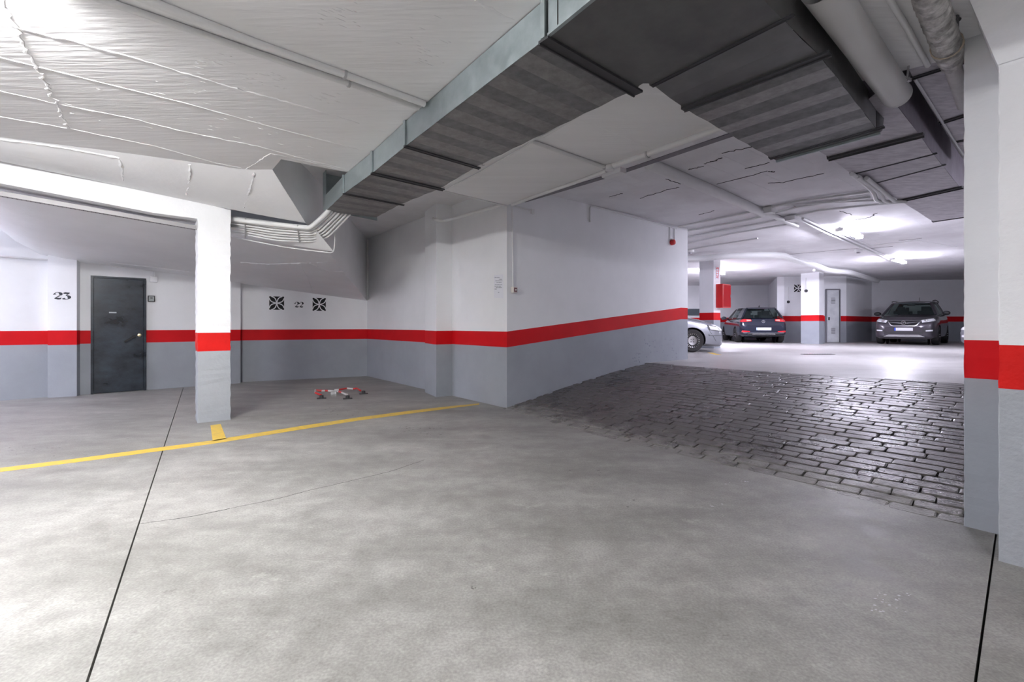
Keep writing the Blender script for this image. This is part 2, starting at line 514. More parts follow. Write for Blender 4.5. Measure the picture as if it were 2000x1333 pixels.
left = clip(R0_, sh(J1, n1, -0.004), (-n1.x, -n1.y))
rest = clip(R0_, sh(J1, n1, 0.004), (n1.x, n1.y))
mid = clip(rest, sh(J2, n2, 0.004), (n2.x, n2.y))
near = clip(rest, sh(J2, n2, -0.004), (-n2.x, -n2.y))
for pg in (left, mid, near):
    MB().prism(pg, -0.10, 0.0).build('slab', M_floor, floor)

# fine crack across the middle slab
ck = []
for (x, y) in [(270, 1025), (330, 1017), (380, 1008), (450, 995), (540, 975), (620, 955), (690, 940), (760, 922), (830, 900)]:
    ck.append(P(x, y + rng.uniform(-1.5, 1.5), 0.0))
m = MB()
for i in range(len(ck) - 1):
    a, b = ck[i], ck[i + 1]
    wd = 0.006 if i in (1, 2) else 0.0028
    k = 5
    pa = a
    for j in range(1, k + 1):
        pb = a.lerp(b, j / k) + Vector((rng.uniform(-1, 1), rng.uniform(-1, 1), 0)) * 0.004
        m.beam(pa + Vector((0, 0, 0.0003)), pb + Vector((0, 0, 0.0003)), wd * rng.uniform(0.5, 1.1), 0.001)
        pa = pb
m.build('crack', M_joint, floor)

# small dark and pale droppings and oil marks on the concrete
def splat(c, r, n=9, z=0.0012):
    return [(c.x + r * rng.uniform(0.55, 1.15) * cos(2 * pi * k / n), c.y + r * rng.uniform(0.4, 0.8) * sin(2 * pi * k / n)) for k in range(n)]


M_oil = pmat('oil_mark', (0.13, 0.125, 0.12), 0.5)
M_scuff = pmat('pale_scuff', (0.62, 0.62, 0.66), 0.6)
dark = MB(); pale = MB()
def onfloor(x, y): return P(x, y, 0)
for (cx, cy, nx, ny, n, mbx) in [(820, 843, 42, 9, 26, 'd'), (670, 805, 55, 8, 22, 'd'), (1150, 922, 40, 8, 7, 'd'), (925, 1148, 10, 4, 5, 'd'),
                                 (1440, 944, 30, 4, 5, 'p'), (1740, 1180, 45, 22, 24, 'p'), (1395, 990, 20, 5, 4, 'p'), (1230, 985, 10, 10, 2, 'd'), (60, 880, 60, 12, 10, 'd')]:
    for i in range(n):
        q = onfloor(cx + rng.uniform(-nx, nx), cy + rng.uniform(-ny, ny))
        (dark if mbx == 'd' else pale).prism(splat(q, rng.uniform(0.003, 0.010) * (q.y / 3) ** 0.6), 0, 0.0012)
dark.build('oil_marks', M_oil, floor, kind='stuff')
pale.build('pale_scuffs', M_scuff, floor, kind='stuff')

# yellow bay line with its stub at the pillar
yl = empty('yellow_bay_line', P(430, 858, 0), 'yellow painted bay line across the near concrete floor', 'floor marking')
up_ = [(-600, 1003), (-70, 925.5), (0, 915), (150, 896.5), (317, 874), (412, 861.5), (450, 855), (600, 831), (700, 816), (800, 803), (880, 794), (936, 788.5)]
lo_ = [(-600, 1016), (-70, 933), (0, 922.5), (150, 903.5), (317, 881), (412, 868), (450, 862), (600, 837.5), (700, 822), (800, 808.5), (880, 798), (936, 791)]
m = MB()
for i in range(len(up_) - 1):
    q = [P(*up_[i], 0), P(*up_[i + 1], 0), P(*lo_[i + 1], 0), P(*lo_[i], 0)]
    m.prism([(p.x, p.y) for p in q], 0.0, 0.002)
m.build('stripe', M_yellow, yl)
q = [P(411, 831.5, 0), P(431, 829, 0), P(442, 858, 0), P(415.5, 862.5, 0)]
MB().prism([(p.x, p.y) for p in q], 0.0, 0.002).build('stub', M_yellow, yl)

# upper level floor
UPT = [(1.2, 10.6), (2.62, 8.55), (3.05, 7.95), (3.60, 7.25), (4.3, 6.55), (5.2, 5.75), (6.6, 4.7), (9.0, 2.9), (12.0, 0.8)]
up_poly = UPT + [(30, 0.8), (30, 26), (1.2, 26)]
fu = MB().prism(up_poly, 0.2, ZU).build('floor_upper', M_floor2, kind='structure')

# ============================================================ cobbled ramp
LO = [(-1.2, 8.1), (-0.07, 6.50), (0.808, 5.12), (1.719, 3.99), (2.18, 3.46), (2.67, 2.725), (4.2, 0.7), (6.0, -1.6)]


vr = Vector((-0.655, 0.7556)); ur = Vector((0.7556, 0.655))
base0 = Vector((6.2, -1.0))
def _ab(pl):
    r = []
    for p in pl:
        d = Vector(p) - base0
        r.append((d.dot(vr), d.dot(ur)))
    return sorted(r)
LOab, UPab = _ab(LO), _ab(UPT)


def interp(tab, x):
    if x <= tab[0][0]:
        a, b = tab[0], tab[1]
    elif x >= tab[-1][0]:
        a, b = tab[-2], tab[-1]
    else:
        for a, b in zip(tab, tab[1:]):
            if x <= b[0]: break
    return a[1] + (b[1] - a[1]) * (x - a[0]) / (b[0] - a[0])


def ramp_t(p):
    d = Vector((p[0], p[1])) - base0
    b = d.dot(vr); a = d.dot(ur)
    lo = interp(LOab, b); up = max(interp(UPab, b), lo + 1.2)
    return (a - lo) / (up - lo), a - lo, up - a


def rz_(p):
    t, dl, du = ramp_t(p)
    if t < 0: return 0.14 * dl
    if t > 1: return ZU
    return ZU * (t + 0.06 * sin(pi * t))


ramp = MB()
NS, NT = 66, 100
rows = []
for i in range(NS + 1):
    row = []
    for j in range(NT + 1):
        q = base0 + ur * (-2.2 + 6.6 * i / NS) + vr * (12.4 * j / NT)
        row.append((q.x, q.y, rz_(q) - 0.018))
    rows.append(row)
ramp.grid(rows)
ramp_o = ramp.build('ramp', M_mortar, kind='structure', smooth=True)
setp(ramp_o, label='dark stone-paved ramp rising to the upper parking level')

RP, LPb = 0.112, 0.262
cands = []
for i in range(-30, 62):
    a = i * RP
    shift = rng.uniform(0, LPb)
    b = -2.0 + shift
    while b < 13.5:
        ln = LPb * rng.uniform(0.86, 1.14)
        c = base0 + ur * (a + RP / 2) + vr * (b + ln / 2)
        _, dl, du = ramp_t(c)
        if dl > -0.04 and du > -0.02:
            # inside the lane: not behind the wall BD and not beyond the pillar
            wd_ = (c.x - B[0]) * (-u.y) + (c.y - B[1]) * u.x
            if wd_ < 0.05 and c.y > -1.2 and c.x < 9:
                cands.append((c.length if c.y > 2.3 and c.x / c.y < 0.99 else c.length + 50, a, b, ln))
        b += ln
cands.sort(key=lambda t: t[0])


def brick(mb, a, b, ln):
    g = 0.005
    x0, x1, y0, y1 = a + g, a + RP - g, b + g, b + ln - g
    h = 0.003 + rng.uniform(-0.003, 0.003)
    tl = rng.uniform(-0.003, 0.003); tw = rng.uniform(-0.002, 0.002)
    jit = lambda: rng.uniform(-0.004, 0.004)
    def ring(ins, hz, chf):
        pts = []
        X0, X1, Y0, Y1 = x0 + ins, x1 - ins, y0 + ins, y1 - ins
        for (px, py) in [(X0 + chf, Y0), (X1 - chf, Y0), (X1, Y0 + chf), (X1, (Y0 + Y1) / 2), (X1, Y1 - chf), (X1 - chf, Y1), (X0 + chf, Y1), (X0, Y1 - chf), (X0, (Y0 + Y1) / 2), (X0, Y0 + chf)]:
            q = base0 + ur * (px + jit() * 0.7) + vr * (py + jit())
            z = rz_(q) + hz + tl * ((py - y0) / ln - .5) + tw * ((px - x0) / RP - .5)
            pts.append((q.x, q.y, z))
        return pts
    r1 = ring(0.0, -0.02, 0.012); r2 = ring(0.0, h - 0.004, 0.012); r3 = ring(0.007, h, 0.014)
    n = 10
    vs = r1 + r2 + r3
    fs = []
    for k in range(n):
        k2 = (k + 1) % n
        fs.append((k, k2, n + k2, n + k)); fs.append((n + k, n + k2, 2 * n + k2, 2 * n + k))
    fs.append(tuple(range(2 * n, 3 * n)))
    mb.add(vs, fs)


rest_m = MB()
for k, (d_, a, b, ln) in enumerate(cands):
    if k < 300:
        m = MB(); brick(m, a, b, ln); m.build('paver', M_paver, ramp_o)
    else:
        brick(rest_m, a, b, ln)
if rest_m.v:
    rest_m.build('distant_pavers', M_paver, ramp_o, kind='stuff')
print('PAVERS', len(cands))

# ============================================================ ceilings
near_edge = [P(0, 268, ZC), P(110, 281, ZC), P(230, 297, ZC), P(360, 315, ZC), P(480, 331, ZC), P(532, 331.6, ZC), P(549, 311, ZC), P(620, 325.6, ZC),
             P(687, 338, ZC), P(862, 371, ZC), P(992, 401, ZC), P(1410, 249, ZC), P(1600, 180, ZC), P(1800, 129, ZC)]
pl = [(p.x, p.y) for p in near_edge]
pl = [(-14, -5), (-14, 3.4), (-8.5, 3.7)] + pl + [(4.6, 1.5), (14, 1.5), (14, -5)]
ceil = MB().prism(pl, ZC, ZC + 0.34).build('ceiling', M_ceil, kind='structure')
MB().prism([(-14, 2.5), (30, -5), (30, 26), (-14, 26)], ZH + 0.02, ZH + 0.3).build('ceiling_upper', M_ceil_far, kind='structure')

# ridges left by the formwork boards
def ridge(pts, r, zz=ZC, nm='formwork_ridge', mat=M_ceil, jag=0.7, par=None, ht=0.5):
    m = MB()
    w3 = [P(x, y, zz) for x, y in pts]
    out = []
    for i in range(len(w3) - 1):
        a, b = w3[i], w3[i + 1]
        n = max(2, int((b - a).length / 0.035))
        for j in range(n + (1 if i == len(w3) - 2 else 0)):
            q = a.lerp(b, j / n)
            out.append(q + Vector((rng.uniform(-1, 1), rng.uniform(-1, 1), 0)) * r * jag)
    rs = [r * rng.uniform(0.35, 1.15) for _ in out]
    m.tube(out, rs, seg=6)
    m.v = [(p[0], p[1], zz - (zz - p[2]) * ht) for p in m.v]
    return m.build(nm, mat, par or ceil, smooth=True)


ridge([(-40, 18), (35, 54), (130, 78), (300, 124), (450, 170), (600, 210), (700, 241)], 0.014)
ridge([(-40, 102), (0, 112), (180, 157), (360, 201), (530, 248), (700, 292)], 0.011, jag=0.12)
ridge([(-40, 168), (0, 177), (110, 203), (250, 230), (350, 255), (500, 285), (600, 312), (682, 332)], 0.012)
ridge([(-40, 222), (0, 228), (140, 252), (300, 285), (420, 318), (470, 328)], 0.012)
ridge([(-10, -30), (20, 40), (45, 85), (70, 125), (95, 175), (135, 250)], 0.012, jag=1.4)
ridge([(930, 0), (1000, 40)], 0.016, jag=0.9)
ridge([(480, 331), (530, 300), (620, 320), (687, 334)], 0.012)
ridge([(1120, 300), (1260, 355), (1265, 355)][:2], 0.004)
ridge([(1130, 232), (1270, 290)], 0.0035)
for (x0, y0, n, sx, sy) in [(420, 118, 14, 40, 14), (520, 160, 22, 45, 18), (660, 30, 16, 40, 26), (640, 195, 14, 40, 14), (840, 110, 14, 30, 18), (820, 60, 8, 60, 30), (300, 190, 20, 180, 60), (520, 260, 20, 120, 40)]:
    m = MB()
    for i in range(n):
        q = P(x0 + rng.uniform(-sx, sx), y0 + rng.uniform(-sy, sy), ZC)
        dd = Vector((0.78, 0.62, 0)) * rng.uniform(0.006, 0.03)
        m.tube([q - dd, q, q + dd], [0.001, rng.uniform(0.0015, 0.004), 0.001], seg=5)
    m.build('paint_drips', M_ceil, ceil, kind='stuff', smooth=True)

# cracks in the upper ceiling
m = MB()
zc = ZH + 0.018
for pts in [[(1375, 320), (1400, 313), (1410, 308)], [(1345, 332), (1372, 325)], [(1410, 300), (1470, 286)], [(1400, 360), (1500, 335), (1515, 336)], [(1500, 358), (1530, 357), (1606, 339)],
            [(1455, 330), (1500, 318)], [(1300, 350), (1330, 360)], [(1250, 388), (1300, 372), (1328, 366)], [(1365, 420), (1395, 412)], [(1640, 412), (1665, 420)], [(1660, 432), (1700, 425), (1712, 416)],
            [(1540, 400), (1556, 404)], [(1190, 385), (1215, 378)], [(1530, 498), (1690, 484)], [(1700, 486), (1745, 481)], [(1755, 470), (1800, 466)]]:
    w3 = [P(x, y, zc) for x, y in pts]
    for a, b in zip(w3, w3[1:]):
        pa = a
        for j in range(1, 9):
            pb = a.lerp(b, j / 8) + Vector((rng.uniform(-1, 1), rng.uniform(-1, 1), 0)) * 0.02
            m.beam(pa, pb, 0.010 * rng.uniform(0.3, 1.2), 0.006)
            pa = pb
m.build('crack', M_joint, bpy.data.objects['ceiling_upper'], kind='stuff')


# ============================================================ walls
def wall(name, a, b, zt, ba=(0.87, 1.096), bb=None, zb=0.0, thick=0.25, mats=WALL3, parent=None, kind='structure', away=True, **kw):
    bb = bb or ba
    a = Vector(a[:2]); b = Vector(b[:2])
    n = Vector((-(b - a).y, (b - a).x)).normalized()
    if (n.dot((a + b) / 2) < 0) == away: n = -n
    zba, zbb = zb if isinstance(zb, tuple) else (zb, zb)
    m = MB()
    za = [zba, ba[0], ba[1], zt]; zz = [zbb, bb[0], bb[1], zt]
    for k in range(3):
        mi = [2, 1, 0][k]
        p = [Vector((*a, za[k])), Vector((*b, zz[k])), Vector((*b, zz[k + 1])), Vector((*a, za[k + 1]))]
        q = [x + Vector((n.x, n.y, 0)) * thick for x in p]
        m.add(p + q, [(0, 1, 2, 3), (7, 6, 5, 4), (0, 3, 7, 4), (1, 5, 6, 2)], mi)
    m.add([Vector((*a, zba)), Vector((*b, zbb)), Vector((*b, zbb)) + Vector((n.x, n.y, 0)) * thick, Vector((*a, zba)) + Vector((n.x, n.y, 0)) * thick], [(0, 1, 2, 3)], 2)
    m.add([Vector((*a, zt)), Vector((*b, zt)), Vector((*b, zt)) + Vector((n.x, n.y, 0)) * thick, Vector((*a, zt)) + Vector((n.x, n.y, 0)) * thick], [(0, 3, 2, 1)], 0)
    return m.build(name, mats, parent, kind=kind, **kw)


def post(name, poly, zb, zt, b0, b1, mats=WALL3, parent=None, grow=0.0, **kw):
    """vertical prism painted grey / red / white"""
    m = MB()
    for (z0, z1, mi) in ((zb, b0, 2), (b0, b1, 1), (b1, zt, 0)):
        m.prism(poly, z0, z1, mi)
    return m.build(name, mats, parent, **kw)


W0 = (-13.4, 1.25); W1 = (-7.62, 7.68); W2 = (-7.45, 7.74); W3 = (-5.579, 9.46); W4 = (-5.69, 9.60)
wl = wall('wall_left', W0, W1, 3.0)
wb = wall('wall_door', W2, W3, 2.75)
wbay = wall('wall_bay', (-5.80, 9.54), A, 2.75)
wab = wall('wall_middle', A, tuple(Vector(B) - (Vector(B) - Vector(A)).normalized() * 0.01), 3.22)
wbd = wall('wall_ramp', B, D, 3.22, ba=(0.87, 1.096), bb=(1.31, 1.546))
# the return wall behind the corner of the ramp wall
wall('wall_return', D, (D[0] - 1.9, D[1] + 2.4), 3.22, ba=(1.31, 1.546), zb=0.0, away=True)

# pilaster that carries the number 23
K = Vector((-7.577, 7.52)); K2 = Vector((-7.266, 7.694)); nn = Vector((-0.488, 0.873)) * 0.24
post('pilaster', [tuple(K), tuple(K2), tuple(K2 + nn), tuple(K + nn)], 0, 2.75, 0.86, 1.10, parent=wl)
# end pier of the door wall
e3 = Vector(W3); e3b = e3 - Vector((0.736, 0.677)) * 0.16; off = Vector((0.677, -0.736)) * 0.02
post('pilaster', [tuple(e3 + off), tuple(e3b + off), tuple(e3b - off * 12), tuple(e3 - off * 12)], 0, 2.75, 0.872, 1.096, parent=wb)
# pilaster on the middle wall
k1 = Vector((-1.249, 7.595)); k0 = Vector((-1.542, 8.165)); k2 = Vector((-1.0075, 7.75))
bk = Vector((0.18, 0.14))
post('pilaster', [tuple(k1), tuple(k0), tuple(k0 + bk * 1.6), tuple(k2 + bk)], 0, 3.21, 0.868, 1.094, parent=wab)
# enclosing walls outside the frame
wall('wall_rear', (-14, -5), (14, -5), 3.2, away=True)
wall('wall_right', (6.8, -5), (6.8, 0.6), 3.2, away=True)
wall('wall_side', (-13.4, 1.3), (-13.4, -5), 3.2, away=True)

# far walls of the upper level
ub = (ZU + 0.87, ZU + 1.096)
FW = [(0.8, 23.9), (13.15, 23.1), (11.25, 19.05), (13.75, 18.95), (16.2, 20.75), (22.5, 19.9)]
wall('wall_far_left', FW[0], FW[1], 3.25, ba=ub, zb=ZU - 0.05)
wall('wall_far_recess', FW[1], FW[2], 3.25, ba=ub, zb=ZU - 0.05, away=False)
wall('wall_far_door', FW[2], FW[3], 3.25, ba=ub, zb=ZU - 0.05)
wall('wall_far_side', FW[3], FW[4], 3.25, ba=ub, zb=ZU - 0.05, away=True)
wall('wall_far_right', FW[4], FW[5], 3.25, ba=ub, zb=ZU - 0.05)
wall('wall_far_end', (22.5, 19.9), (22.5, 2.0), 3.25, ba=ub, zb=ZU - 0.05)
wall('wall_far_west', (1.0, 11.5), (0.9, 23.9), 3.25, ba=ub, zb=ZU - 0.05, away=True)

# ============================================================ overhead ramp slab (left)
cl = (-3.80, 5.565); cl2 = (-3.80 - 0.7795, 5.565 - 0.6264)
def BW(x, y): return W(x, y, cl, cl2)
btop = [BW(-420, 228), BW(-200, 274), BW(0, 315), BW(150, 346), BW(300, 377), BW(451, 410)]
bbot = [BW(-420, 285), BW(-200, 321), BW(0, 358), BW(150, 387), BW(300, 416), BW(451, 436)]
R0 = Vector((-2.64, 5.95, 2.50))
ctop = [Vector((-8.5, 3.7, ZC)), P(-140, 252, ZC), P(0, 268, ZC), P(200, 293, ZC), P(400, 320, ZC), P(480, 331, ZC), P(532, 331.6, ZC)]
cbot = [btop[0], btop[1], btop[2], btop[3] * 0.55 + btop[4] * 0.45, btop[4] * 0.2 + btop[5] * 0.8, btop[5].lerp(R0, 0.35), R0]
rows = []
for k in range(7):
    t = k / 6
    rows.append([ctop[i].lerp(cbot[i], t) + Vector((0, 0, -0.05 * sin(pi * t) * (1 if i < 5 else 0.3))) for i in range(7)])
over = MB().grid(rows)
# lower soffit
bd = Vector((-0.19, 0.23, 0))
fr = [bbot[0] + bd, bbot[1] + bd, bbot[2] + bd, bbot[3] + bd, bbot[4] + bd, bbot[5] + bd, R0 + Vector((0, 0.05, -0.06))]
bx = [(-330, 290), (-140, 360), (0, 445), (40, 480), (90, 502), (150, 512.5), (290, 529), (384, 541), (468, 553)]
back = []
for (x, y) in bx:
    if x < 93: q = W(x, y, W0, W1)
    elif x < 470: q = W(x, y, W2, W3)
    back.append(q)
back += [W(480, 556, W4, A), W(600, 572, W4, A), Vector((A[0], A[1], CH + 48 * A[1] / 900))]


def resample(pts, n):
    L = [0]
    for a, b in zip(pts, pts[1:]): L.append(L[-1] + (b - a).length)
    out = []
    for i in range(n):
        d = L[-1] * i / (n - 1)
        for k in range(len(pts) - 1):
            if d <= L[k + 1] + 1e-9:
                t = (d - L[k]) / max(1e-9, L[k + 1] - L[k]); out.append(pts[k].lerp(pts[k + 1], t)); break
    return out


fr_r = resample(fr, 25); bk_r = resample(back, 25)
rows = []
for k in range(11):
    t = k / 10
    rows.append([fr_r[i].lerp(bk_r[i], t) for i in range(25)])
sof = MB().grid(rows)
over_e = over
ov = over.build('ceiling_ramp_underside', M_soffit, kind='structure', smooth=True)
sof.build('soffit', M_soffit, ov, smooth=True)
# side of the slab that faces the ramp lane
e0 = ctop[-1]
Ab = back[-1]
m = MB()
sidep = [e0, R0, R0.lerp(Ab, 0.5), Ab]
rows = [[p + Vector((0, 0, -0.03 if 0 < i < 3 else 0)) for i, p in enumerate(sidep)], [Vector((p.x, p.y, ZH + 0.02)) for p in sidep]]
m.grid(rows)
m.build('slab_side', M_soffit, ov)
# beam under the slab
m = MB()
for i in range(5):
    a, b, c, d = bbot[i], bbot[i + 1], btop[i + 1], btop[i]
    e = [x + bd * 1.05 for x in (a, b, c, d)]
    m.add([a, b, c, d] + e, [(0, 1, 2, 3), (7, 6, 5, 4), (0, 4, 5, 1), (3, 2, 6, 7)] + ([(1, 5, 6, 2)] if i == 4 else []))
m.build('beam', M_whiteR, ov)
# vertical shutter joints on the sloping face
def onface(x, y):
    # intersect the camera ray with the grid of the sloping face
    return None
bv = BVHTree.FromPolygons([Vector(p) for p in over_e.v], over_e.f)
bvs = BVHTree.FromPolygons([Vector(p) for p in sof.v], sof.f)
eye = Vector((0, 0, CH))
def hit(bvh, x, y, off=0.0):
    d = Vector(((x - 1000) / FP, 1, (HZ - y) / FP)).normalized()
    r = bvh.ray_cast(eye, d)
    return (r[0] - d * off) if r[0] else None
def seam(bvh, pts, r, jag=0.5, nm='shutter_seam'):
    q = [hit(bvh, x, y) for x, y in pts]
    q = [p for p in q if p]
    if len(q) < 2: return
    out = []
    for a, b in zip(q, q[1:]):
        n = max(2, int((b - a).length / 0.03))
        out += [a.lerp(b, j / n) + Vector([rng.uniform(-1, 1) for _ in range(3)]) * r * jag for j in range(n)]
    out.append(q[-1])
    MB().tube(out, [r * rng.uniform(0.5, 1.3) for _ in out], seg=5).build(nm, M_soffit, ov, smooth=True)
seam(bv, [(0, 272), (110, 286), (232, 308)], 0.012, 0.2)
seam(bv, [(233, 308), (238, 330), (240, 352)], 0.014)
seam(bv, [(372, 322), (369, 350), (364, 380)], 0.014)
seam(bv, [(497, 336), (488, 370), (476, 405)], 0.012)
seam(bvs, [(470, 512), (520, 516), (580, 514), (640, 512)], 0.012)
seam(bvs, [(583, 516), (600, 540), (610, 570)], 0.010)
seam(bvs, [(600, 512), (640, 531), (670, 531)], 0.010)
seam(bvs, [(60, 497), (150, 505), (290, 521), (370, 531)], 0.010, 0.2)

# ============================================================ free-standing pillars
def quad_post(c, ax, ay, wx, wy):
    c = Vector(c)
    return [tuple(c), tuple(c + ax * wx), tuple(c + ax * wx + ay * wy), tuple(c + ay * wy)]


def rough_post(name, poly, zb, zt, b0, b1, mats, jag=0.006, **kw):
    """pillar whose vertical arrises are chipped"""
    c = Vector((sum(p[0] for p in poly) / len(poly), sum(p[1] for p in poly) / len(poly)))
    zs = []
    z = zb
    while z < zt - 0.01:
        zs.append(z); z += 0.045
    for t in (b0, b1, zt):
        zs.append(t)
    zs = sorted(set(round(z, 4) for z in zs))
    pl2 = []
    n = len(poly)
    for i in range(n):
        a = Vector(poly[i]); b = Vector(poly[(i + 1) % n])
        e = (b - a).normalized() * 0.004
        pl2 += [a + e, b - e]
    # pl2 order: after a, before b ... corners chamfered
    m = MB()
    vs = []
    for z in zs:
        for i, p in enumerate(pl2):
            j = (c - p).normalized() * abs(rng.gauss(0, jag))
            vs.append((p.x + j.x, p.y + j.y, z))
    k = len(pl2)
    m.v = vs
    for r in range(len(zs) - 1):
        zc_ = (zs[r] + zs[r + 1]) / 2
        mi = 2 if zc_ < b0 else (1 if zc_ < b1 else 0)
        for i in range(k):
            i2 = (i + 1) % k
            m.f.append((r * k + i, r * k + i2, (r + 1) * k + i2, (r + 1) * k + i)); m.m.append(mi)
    ar = sum(poly[i][0] * poly[(i + 1) % n][1] - poly[(i + 1) % n][0] * poly[i][1] for i in range(n))
    if ar < 0:
        m.f = [tuple(reversed(f)) for f in m.f]
    return m.build(name, mats, **kw)


rough_post('pillar', quad_post(cl, u, v, 0.349, 0.30), 0, 2.62, 0.868, 1.094, WALL3R,
           label='slender rough white pillar with an orange-red band under the left beam', cat='pillar')
# near right pillars
q1 = Vector((2.65, 2.70)); 
c1 = P(1882, 1028, 0); c1b = P(1950, 1041, 0)
dv = -v
du_ = u.copy()
if du_.x < 0: du_ = -du_
pp = [tuple(c1.xy), tuple(c1.xy + dv * 0.75), tuple(c1.xy + dv * 0.75 + du_ * 0.5), tuple(c1.xy + du_ * 0.5)]
rough_post('pillar', pp, 0, ZC + 0.02, 0.875, 1.098, WALL3, jag=0.0015,
           label='smooth white and grey pillar at the right edge beside the cobbled ramp', cat='pillar')
c2 = P(1949, 1096, 0); dv2 = dv
pp = [tuple(c2.xy), tuple(c2.xy + dv2 * 0.9), tuple(c2.xy + dv2 * 0.9 + du_ * 0.44), tuple(c2.xy + du_ * 0.44)]
rough_post('pillar', pp, 0, ZC + 0.02, 0.868, 1.086, WALL3R, jag=0.003,
           label='nearest pillar, pitted rough face cut off by the right frame edge', cat='pillar')
# sloping head of the near pillar
zb_ = CH + (HZ - 128) * c2.y / FP
f0 = c2.xy - du_ * 0.012
hd = MB()
h0 = Vector((*(f0), zb_)); h1 = Vector((*(f0 + dv2 * 0.9), zb_)); 
tl_ = Vector((*(f0 - dv2 * 0.10), ZC)); h2 = Vector((*(f0 + dv2 * 0.9), ZC))
bkv = Vector((du_.x, du_.y, 0)) * 0.47
hd.add([h0, h1, h2, tl_, h0 + bkv, h1 + bkv, h2 + bkv, tl_ + bkv], [(0, 1, 2, 3), (7, 6, 5, 4), (0, 3, 7, 4), (0, 4, 5, 1)])
hd.build('trim_1', M_whiteR, kind='structure')

cf = (6.16, 14.08)
pil_f = rough_post('pillar', quad_post(cf, u, v, 0.42, 0.46), ZU, ZH + 0.02, ub[0], ub[1], WALL3, jag=0.0,
           label='white pillar with red hose cabinet on the upper level', cat='pillar')
cg = (11.63, 17.45)
rough_post('pillar', quad_post(cg, u, v, 0.5, 0.62), ZU, ZH + 0.02, ub[0], ub[1], WALL3, jag=0.0,
           label='bare white pillar between the blue car and the far grey door', cat='pillar')

# ============================================================ lamps
for i, (loc, ang, ln, st, colr, lab) in enumerate(LAMPS):
    seen = loc[1] > 8.0
    e = empty('ceiling_light', loc, lab, 'light')
    d = Vector((cos(radians(ang)), sin(radians(ang)), 0)); n_ = Vector((-d.y, d.x, 0))
    L = Vector(loc)
    MB().beam(L - d * ln / 2 + Vector((0, 0, 0.035)), L + d * ln / 2 + Vector((0, 0, 0.045)), 0.06, 0.04).build('housing', M_conduit, e)
    me_ = emis('tube_glow', colr, st)
    for s in (-1, 1):
        MB().tube([L - d * (ln / 2 - .03) + n_ * 0.04 * s, L + d * (ln / 2 - .03) + n_ * 0.04 * s], 0.016, seg=8).build('tube_lamp', me_, e)
    for s in (-1, 1):
        MB().beam(L + d * (ln / 2) * s - d * 0.012 * s, L + d * (ln / 2 + 0.012) * s, 0.13, 0.07).build('end_cap', M_conduit, e)

# ============================================================ air duct
ZB = 2.66


def duct(name, stations, zb, ztop, label, mats_side, mats_bot, flanges, folds=0.13, over=0.05, seed=3):
    rr = random.Random(seed)
    L0, Rr0 = stations[0]
    e = empty(name, (L0[0], L0[1], zb), label, 'air duct')
    for k in range(len(stations) - 1):
        (l0, r0), (l1, r1) = stations[k], stations[k + 1]
        l0, r0, l1, r1 = [Vector(p) for p in (l0, r0, l1, r1)]
        ln = ((l1 - l0).length + (r1 - r0).length) / 2
        nf = max(1, int(round(ln / folds)))
        g = 0.0
        m = MB()
        top = []
        # sheet-metal sides
        for (a, b) in ((l0, l1), (r0, r1)):
            m.add([(a.x, a.y, zb), (b.x, b.y, zb), (b.x, b.y, ztop), (a.x, a.y, ztop)], [(0, 1, 2, 3)], 0)
        m.add([(l0.x, l0.y, zb), (r0.x, r0.y, zb), (r0.x, r0.y, ztop), (l0.x, l0.y, ztop)], [(0, 1, 2, 3)], 0)
        m.add([(l1.x, l1.y, zb), (r1.x, r1.y, zb), (r1.x, r1.y, ztop), (l1.x, l1.y, ztop)], [(0, 1, 2, 3)], 0)
        m.build('duct_section', mats_side, e)
        m = MB()
        # creased underside: alternate strips step and tilt
        for j in range(nf):
            t0, t1 = j / nf, (j + 1) / nf
            z0 = zb - (0.006 if j % 2 else 0.0); z1 = zb - (0.0 if j % 2 else 0.006)
            a, b, c, d = l0.lerp(l1, t0), r0.lerp(r1, t0), r0.lerp(r1, t1), l0.lerp(l1, t1)
            m.add([(a.x, a.y, z0), (d.x, d.y, z1), (c.x, c.y, z1), (b.x, b.y, z0)], [(0, 1, 2, 3)], j % 2)
        m.build('duct_underside', mats_bot, e)
    for (k, t, wd, h) in flanges:
        (l0, r0) = stations[k]
        l0 = Vector(l0); r0 = Vector(r0)
        if t:
            l1, r1 = [Vector(p) for p in stations[k + 1]]
            l0 = l0.lerp(l1, t); r0 = r0.lerp(r1, t)
        ax = (r0 - l0).normalized()
        a = l0 - ax * 0.012; b = r0 + ax * over
        m = MB()
        m.beam((a.x, a.y, zb - h / 2), (b.x, b.y, zb - h / 2), wd, h)
        perp = Vector((-ax.y, ax.x))
        m.beam((a.x + perp.x * wd * .4, a.y + perp.y * wd * .4, zb - h * 1.1), (b.x + perp.x * wd * .4, b.y + perp.y * wd * .4, zb - h * 1.1), wd * 0.12, h * 1.0)
        m.build('flange', M_flange, e)
        # upright cleat on the left side
        m = MB()
        m.beam((a.x, a.y, zb), (a.x, a.y, ztop), 0.03, 0.012, up=(ax.x, ax.y, 0))
        m.build('side_cleat', mats_side, e)
    return e


def S2(z, l, r):
    a = P(*l, z); b = P(*r, z)
    return ((a.x, a.y), (b.x, b.y))


